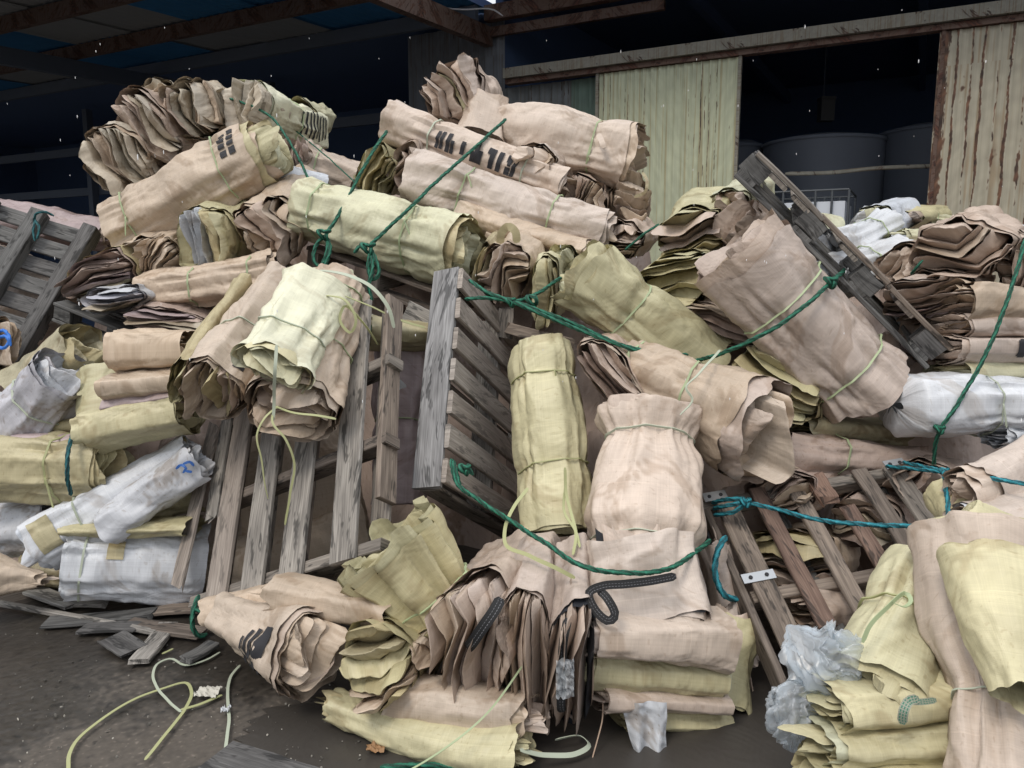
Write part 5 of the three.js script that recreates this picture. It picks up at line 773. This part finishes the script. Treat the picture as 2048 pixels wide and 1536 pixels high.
strap('grey green strap running down to the bottom edge on the concrete', M.tieW, 0.0055, [[480, 1330], [462, 1352], [455, 1394], [458, 1437], [452, 1490], [448, 1540]], { flat: true, twist: 0 });
strap('short yellow strap bit beside the broken plank', M.tieY, 0.006, [[324, 1308], [336, 1302], [346, 1297]], { flat: true, twist: 0 });
strap('pale strap arching over the cream bag below the rope bow', M.tieW, 0.008, [[608, 545, 3.6], [640, 541, 3.5], [700, 552, 3.42], [748, 578, 3.4], [778, 618, 3.4], [788, 656, 3.42]]);
strap('straw strap dangling in front of the drooping brown bundle, left strand', M.tieY, 0.0042, [[556, 812, 2.92], [530, 835, 2.88], [514, 870, 2.87], [522, 915, 2.87], [528, 960, 2.88], [536, 998, 2.9]]);
strap('straw strap dangling in front of the drooping brown bundle, right strand', M.tieY, 0.0042, [[548, 815, 2.92], [545, 845, 2.88], [572, 880, 2.88], [588, 925, 2.9], [580, 990, 2.92], [570, 1050, 2.95]]);
strap('straw strap sticking out sideways from the drooping brown bundle', M.tieY, 0.005, [[548, 812, 2.92], [590, 826, 2.9], [640, 832, 2.92], [672, 838, 2.95]]);
strap('cream string down the front of the cream folded bag', M.tieW, 0.006, [[553, 690, 2.82], [550, 740, 2.8], [548, 800, 2.88], [546, 842, 2.9]]);
strap('tangled straw straps beside the cream crumpled bag end', M.tieY, 0.006, [[648, 590, 3.35], [690, 600, 3.3], [712, 640, 3.3], [700, 665, 3.3], [680, 640, 3.3], [690, 612, 3.3], [730, 650, 3.32], [756, 690, 3.4]]);
strap('second straw strap crossing the gap right of the cream bag', M.tieY, 0.005, [[690, 592, 3.34], [740, 612, 3.4], [800, 640, 3.5], [850, 655, 3.55]]);
strap('pale strap hooped left of the upright yellow roll', M.tieY, 0.007, [[1056, 976, 3.02], [1030, 1010, 2.96], [1010, 1058, 2.86], [1012, 1090, 2.8], [1060, 1112, 2.7], [1120, 1140, 2.62], [1150, 1156, 2.6]]);
strap('straw strap hanging below the knot of the upright yellow roll', M.tieY, 0.006, [[1130, 935, 3.0], [1132, 985, 2.98], [1146, 1040, 2.9], [1152, 1075, 2.82], [1146, 1110, 2.74]]);
strap('straw strap beside the knot strap of the upright yellow roll', M.tieY, 0.005, [[1132, 960, 3.0], [1128, 1020, 2.95], [1150, 1060, 2.85], [1160, 1095, 2.78]]);
strap('pale strap looped on the ground under the lowest hanging bag', M.tieW, 0.008, [[1040, 1500, 2.42], [1090, 1510, 2.46], [1150, 1508, 2.5], [1178, 1490, 2.54], [1160, 1472, 2.58], [1110, 1480, 2.56]]);
strap('thin string hanging from the front stack to the ground', M.cord, 0.002, [[1206, 1400, 2.6], [1204, 1440, 2.58], [1196, 1475, 2.56], [1184, 1520, 2.54]]);
strap('pale strap across the tan skin of the wide crumpled roll', M.tieW, 0.005, [[1440, 700, 3.2], [1395, 750, 3.02], [1372, 775, 3.0], [1385, 800, 2.98], [1360, 830, 2.98]]);
strap('pale green strap lying over the black-webbed front bundle', M.tie, 0.003, [[812, 1545, 2.4], [900, 1490, 2.38], [980, 1420, 2.42], [1046, 1330, 2.5]]);
strap('curled straw ring on the large domed yellow bag', M.tie, 0.006, [[1725, 1285, 2.12], [1740, 1250, 2.12], [1775, 1215, 2.14], [1812, 1186, 2.18], [1822, 1200, 2.16], [1808, 1214, 2.14], [1785, 1205, 2.14]]);
strap('pale twine from the heap edge to the tall stack', M.cord, 0.003, [[1398, 430, 3.95], [1450, 418, 4.0], [1520, 402, 4.1]]);
// ---------------------------------------------------------------- webbing, tags and patches that belong to bundles
function part(label, name, list, mat, w, t = 0.002, o = {}) { const g = BUNDLES[label]; if (!g) throw new Error('no bundle ' + label); return mesh(name, sweep(px(list), tapeProf(w, t), { step: 0.014, twist: o.twist ?? 0, up: o.up ?? EYEP.clone().sub(P(...list[0])).normalize(), origin: g.position }), mat, g); }
{
  const web = new THREE.MeshStandardMaterial({ map: tex(64, 256, (u, v) => { const k = 0.06 + 0.03 * Math.sin(v * 256 * 1.6) * Math.sin(u * 64 * 1.6), s = (Math.abs(u - 0.3) < 0.02 || Math.abs(u - 0.6) < 0.02) && (v * 8) % 1 < 0.6; return s ? [0.5, 0.5, 0.52] : [k, k, k * 1.1]; }, { rx: 160, ry: 12 }), roughness: 0.7, side: THREE.DoubleSide });
  const A = 'pale pink bag skirt with black lining under the upright pink roll', Bn = 'big crumpled pink-brown bundle of upright pleats with black webbing, front centre', Cn = 'long pink-brown bag hanging lowest at the front, left of the front stack';
  part(A, 'webbing_loop', [[1352, 1152, 2.56], [1300, 1162, 2.54], [1250, 1168, 2.52], [1205, 1172, 2.52], [1178, 1186, 2.52], [1192, 1222, 2.5], [1218, 1242, 2.48], [1230, 1230, 2.48], [1214, 1196, 2.5], [1196, 1178, 2.53]], web, 0.014);
  part(Bn, 'webbing_strap', [[1002, 1196, 2.5], [988, 1222, 2.47], [966, 1254, 2.46], [944, 1286, 2.48], [934, 1296, 2.52]], web, 0.019);
  part(Cn, 'webbing_strap', [[1136, 1236, 2.47], [1126, 1290, 2.44], [1124, 1350, 2.43], [1122, 1410, 2.44], [1124, 1424, 2.46]], web, 0.014);
  part('flat tan bag below the long peach roll, with a blue tag', 'blue_tag', [[1098, 512, 4.05], [1112, 522, 4.04], [1120, 534, 4.04]], M.BL, 0.024);
  part('biggest pale tan roll with ragged layered end at upper right of centre', 'bag_label', [[1196, 268, 4.5], [1204, 284, 4.46], [1208, 296, 4.45]], M.P, 0.016);
  part('biggest pale tan roll with ragged layered end at upper right of centre', 'webbing_loop', [[1285, 345, 4.52], [1294, 362, 4.48], [1290, 384, 4.48], [1268, 394, 4.52]], M.K2, 0.009);
  part('mauve bag behind the silver grey pallet, with a white tape', 'white_tape', [[776, 800, 3.77], [790, 782, 3.76], [806, 764, 3.76]], M.W, 0.036);
  part('swirling brown bag end right of the pale yellow roll', 'lifting_loop', [[1000, 490, 3.9], [1004, 465, 3.86], [1016, 453, 3.84], [1030, 462, 3.84], [1034, 486, 3.86]], M.K, 0.02);
}
{ // checked strap lying in the fold of the yellow bags, and the blue mark on the soiled white bag
  const chk = new THREE.MeshStandardMaterial({ map: tex(64, 64, (u, v) => { const st = Math.floor(u * 7) % 2, d = (v * 8) % 1 < 0.6, k = 0.5 + 0.06 * Math.sin(v * 90); return st ? (d ? [0.16, 0.42, 0.34] : [0.55, 0.56, 0.5]) : [k * 1.1, k * 1.12, k]; }, { rx: 160, ry: 14 }), roughness: 0.6, side: THREE.DoubleSide });
  part('yellow folded bag with a checked strap under the large domed bag', 'checked_strap', [[1838, 1398, 2.0], [1818, 1402, 1.99], [1808, 1420, 1.98], [1804, 1448, 1.99]], chk, 0.012);
  part('yellow folded bag with a checked strap under the large domed bag', 'checked_strap', [[1812, 1402, 2.0], [1840, 1404, 2.0], [1872, 1400, 2.02]], chk, 0.008);
  for (const q of [[[352, 938, 3.48], [362, 930, 3.47], [372, 936, 3.47], [366, 946, 3.47]], [[366, 928, 3.47], [380, 924, 3.48], [388, 932, 3.49]], [[372, 942, 3.47], [384, 944, 3.48]]]) part('soiled white bag with blue print lying on the long white roll', 'blue_print', q, M.BL, 0.006, 0.001);
}
// ---------------------------------------------------------------- broken wood on the ground
plank('broken grey board end lying on the concrete, nearest the camera at left', [276, 1326], [340, 1244], 0.085, 0.024, WD.weathered, Y0);
plank('long thin stick lying along the edge of the broken wood', [-20, 1203], [318, 1266], 0.03, 0.022, WD.grey, Y0);
plank('cracked grey board under the tan tip at the left edge', [62, 1180], [152, 1212], 0.09, 0.02, WD.grey, Y0);
plank('short flat board end below the bottom white bag', [148, 1206], [218, 1208], 0.06, 0.02, WD.weathered, Y0);
plank('dark rotten board behind the long thin stick', [80, 1246], [312, 1226], 0.10, 0.02, WD.dark, Y0);
plank('brown rotten board in front of the leaning pallet foot', [250, 1246], [410, 1268], 0.09, 0.022, WD.brown, Y0);
plank('second dark board in the broken wood, half buried', [158, 1258], [280, 1254], 0.08, 0.02, WD.dark, Y0);
plank('loose brown board above the broken wood, under the pallet foot', [305, 1222], [410, 1216], 0.09, 0.02, WD.brown, Y0);
plank('dark curled board end pointing at the tan print bundle', [366, 1322], [428, 1286], 0.07, 0.02, WD.dark, Y0);
plank('dark flat board lying on wet concrete beside the grey board end', [222, 1272], [276, 1306], 0.12, 0.016, WD.dark, Y0);
plank('grey board end showing in the gap left of the silver pallet', [806, 622, 3.98], [884, 662, 3.9], 0.13, 0.022, WD.grey);
plank('thin grey lath crossing behind the silver pallet top', [735, 632, 3.95], [884, 690, 3.85], 0.035, 0.02, WD.grey);
plank('dark wood post right of the silver pallet under the brown swirl', [1012, 610, 4.0], [1010, 680, 4.0], 0.08, 0.05, WD.brown);
plank('brown pole lying behind the upright yellow roll', [1010, 655, 3.95], [1150, 690, 3.9], 0.06, 0.04, WD.brown);
tag(mesh('wet_board', board(0.4, 0.3, 0.02, 91).applyMatrix4(new THREE.Matrix4().makeBasis(V(0.9, 0, 0.4).normalize(), V(-0.4, 0, 0.9).normalize(), V(0, -1, 0))).translate(G(400, 1538).x, 0.014, G(400, 1538).z), WD.dark[2]), 'wet black board corner at the bottom edge on the concrete', 'board');
// ---------------------------------------------------------------- clear plastic bag and white sack
{
  const film = new THREE.MeshPhysicalMaterial({ color: 0xe9eef2, roughness: 0.28, transmission: 0.76, thickness: 0, side: THREE.DoubleSide, specularIntensity: 1 });
  const c = P(1640, 1360, 2.3), g = root('plastic_bag', c, 'crumpled clear plastic bag caught between the brown pallet and the yellow bags', 'plastic bag');
  const blob = (path, rad, seed, amp) => { const cv = new THREE.CatmullRomCurve3(path), n = 80, m = 110; return grid(m + 1, n, (i, j) => { const t = j / (n - 1), q = cv.getPointAt(t), a = i / m * Math.PI * 2, r = rad(t); const dx = Math.cos(a), dy = Math.sin(a); const tx = cv.getTangentAt(t), ux = FWD.clone().cross(tx).normalize(), uy = FWD; const p = q.clone().addScaledVector(ux, dx * r).addScaledVector(uy, dy * r * 0.7); const k = clamp(1 + amp * (0.34 * tri(a * 1.1 + 1.3 * N3(t * 3.2, a * 0.6, seed)) + 0.20 * tri(a * 2.6 + 2.2 * N3(t * 5, a, seed + 4) + seed) + 0.30 * N3(t * 4 + seed, Math.cos(a) * 1.3, Math.sin(a) * 1.3) + 0.18 * crease(t * 9 + seed, Math.cos(a) * 2.2, Math.sin(a) * 2.2, seed) + 0.10 * crease(t * 26, Math.cos(a) * 5, Math.sin(a) * 5, seed + 1)), 0.25, 1.7); p.lerp(q, 1 - k); return [p.x - c.x, p.y - c.y, p.z - c.z, t, i / m]; }); };
  const hump = (t, a) => Math.pow(Math.max(0.002, Math.sin(Math.PI * clamp(t, 0.001, 0.999))), a);
  mesh('bag_bulk', blob(px([[1574, 1250, 2.36], [1592, 1268, 2.3], [1622, 1300, 2.24], [1660, 1320, 2.22], [1700, 1318, 2.2], [1738, 1308, 2.24]]), (t) => 0.072 * hump(t, 0.6) * (0.42 + 0.65 * sm(0, 0.45, t)), 3, 0.75), film, g);
  mesh('bag_neck', blob(px([[1675, 1320, 2.24], [1660, 1365, 2.24], [1620, 1390, 2.26]]), (t) => 0.05, 7, 0.7), film, g);
  mesh('bag_tail', blob(px([[1650, 1370, 2.26], [1605, 1395, 2.26], [1585, 1440, 2.26], [1590, 1480, 2.28], [1588, 1506, 2.3]]), (t) => 0.078 * hump(t, 0.6) * (1 - 0.35 * t), 12, 0.7), film, g);
  const o = P(1292, 1470, 2.5), sk = root('white_sack', o, 'torn white woven sack scrap hanging under the front stack', 'sack');
  mesh('sack_cloth', grid(26, 34, (i, j) => { const t = j / 33, s = i / 25 - 0.5, q = P(1288 + 14 * t + s * lerp(84, 78 - 30 * sm(0.5, 1, t) * (s < 0 ? 1 : 0), t) + 3 * Math.sin(t * 5 + s * 3), lerp(1404, 1535 + 14 * s, t), 2.58).addScaledVector(FWD, 0.010 * crease(s * 2.2, t * 3.5, 1, 2) + 0.014 * Math.sin(s * 11 + t * 3) * (0.4 + t)); return [q.x - o.x, q.y - o.y, q.z - o.z, s * 0.2, t * 0.25]; }), M.W2, sk);
  const fr = []; const rr = rng(66); for (let k = 0; k < 22; k++) { const a = P(1256 + k * 3.6, 1536 - rr() * 10, 2.53).sub(o); fr.push(sweep([a, a.clone().add(V((rr() - 0.5) * 0.03, -0.02 - rr() * 0.03, 0.01)), a.clone().add(V((rr() - 0.5) * 0.05, -0.05 - rr() * 0.04, 0.01))], tapeProf(0.0015, 0.0006), { step: 0.02 })); }
  mesh('frayed_threads', mergeGeometries(fr), M.W, sk);
  // the thin clear wrap on the black strap at the front
  const w0 = P(1128, 1370, 2.42), wp = BUNDLES['long pink-brown bag hanging lowest at the front, left of the front stack'];
  mesh('clear_film', grid(16, 24, (i, j) => { const q = P(1112 + i * 2.4, 1318 + j * 3.4, 2.41).addScaledVector(FWD, 0.018 * crease(i * 0.4, j * 0.3, 2, 1)); return [q.x - wp.position.x, q.y - wp.position.y, q.z - wp.position.z, i * 0.01, j * 0.01]; }), film, wp);
}
// ---------------------------------------------------------------- soaked concrete at the heap foot, the shade there painted into its dark colour
{
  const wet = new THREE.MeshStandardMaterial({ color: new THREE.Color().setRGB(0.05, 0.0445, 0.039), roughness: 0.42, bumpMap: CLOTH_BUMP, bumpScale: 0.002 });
  const patch = (label, cx, cy, cz, rx, rz, seed) => { const c = G(cx, cy, 0.006); struct('wet_shade_patch', grid(240, 10, (i, j) => { const a = i / 239 * Math.PI * 2, q = j / 9 * (1 + 0.35 * N3(Math.cos(a) * 1.5 + seed, Math.sin(a) * 1.5, 2) + 0.20 * N3(Math.cos(a) * 6 + seed, Math.sin(a) * 6, 4) + 0.12 * N3(Math.cos(a) * 17 + seed, Math.sin(a) * 17, 4) + 0.07 * N3(Math.cos(a) * 45 + seed, Math.sin(a) * 45, 4)), x = c.x + rx * q * Math.cos(a), z = c.z + rz * q * Math.sin(a); return [x, 0.004 + seed * 0.0003 + 0.012 * N3(x * 1.1, 3, z * 1.1) + 0.004 * N3(x * 5, 1, z * 5), z, x, z]; }), wet); };
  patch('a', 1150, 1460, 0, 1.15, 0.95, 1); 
}
// ---------------------------------------------------------------- grit and scraps on the concrete, rain in the air
{
  const R = rng(404), chip = new THREE.DodecahedronGeometry(0.006, 0), n = 260, im = new THREE.InstancedMesh(chip, plain(0.55, 0.53, 0.48, 0.8), n), m = new THREE.Matrix4(), e = new THREE.Euler();
  for (let k = 0; k < n; k++) { const p = G(R() * 720, 1225 + Math.pow(R(), 0.8) * 330, 0.006); const s = 0.25 + 0.8 * R() * R(); m.makeRotationFromEuler(e.set(R() * 6, R() * 6, R() * 6)); m.scale(V(s * (0.6 + R()), s * 0.5, s * (0.6 + R()))); m.setPosition(p); im.setMatrixAt(k, m); const c = 0.12 + R() * R() * 0.8; im.setColorAt(k, new THREE.Color(c, c * 0.97, c * 0.92)); }
  im.name = 'gravel_chips'; im.castShadow = im.receiveShadow = true; scene.add(im); tag(im, 'small pale chips and grit scattered over the wet concrete', 'grit', null, 'stuff');
  const sc = (label, name, x, y, w, mat, seed) => { const c = G(x, y, 0.012), r = rng(seed); tag(mesh(name, grid(12, 12, (i, j) => { const u = i / 11 - 0.5, v = j / 11 - 0.5, q = 1 - 0.3 * N3(Math.atan2(v, u) * 1.2, seed, 1); return [u * w * q, 0.004 + 0.02 * Math.abs(crease(u * 5, v * 5, seed, 1)), v * w * 0.8 * q, u * w, v * w]; }), mat), label, name.replace('_', ' ')).position.copy(c); };
  sc('crumpled pale paper scrap beside the straps on the concrete', 'paper_scrap', 416, 1388, 0.085, plain(0.5, 0.48, 0.42, 0.8), 5);
  sc('dead brown leaf on the concrete under the front yellow roll', 'dead_leaf', 752, 1500, 0.06, plain(0.30, 0.17, 0.08, 0.7), 9);
  sc('tiny white plastic shred near the grey green strap', 'plastic_shred', 452, 1424, 0.03, M.W, 12);
  const n2 = 120, drop = new THREE.SphereGeometry(0.0013, 6, 5), rain = new THREE.InstancedMesh(drop, new THREE.MeshPhysicalMaterial({ color: 0xffffff, roughness: 0.15, transmission: 0.35, thickness: 0 }), n2);
  for (let k = 0; k < n2; k++) { const p = P(R() * 2048, R() * 900 - 40, 1.4 + R() * 4.2); m.makeScale(1, 2.2 + R() * 2.4, 1); m.setPosition(p); rain.setMatrixAt(k, m); }
  rain.name = 'rain'; scene.add(rain); tag(rain, 'fine raindrops falling in front of the dark shed', 'rain', null, 'stuff');
}
renderer.render(scene, camera);
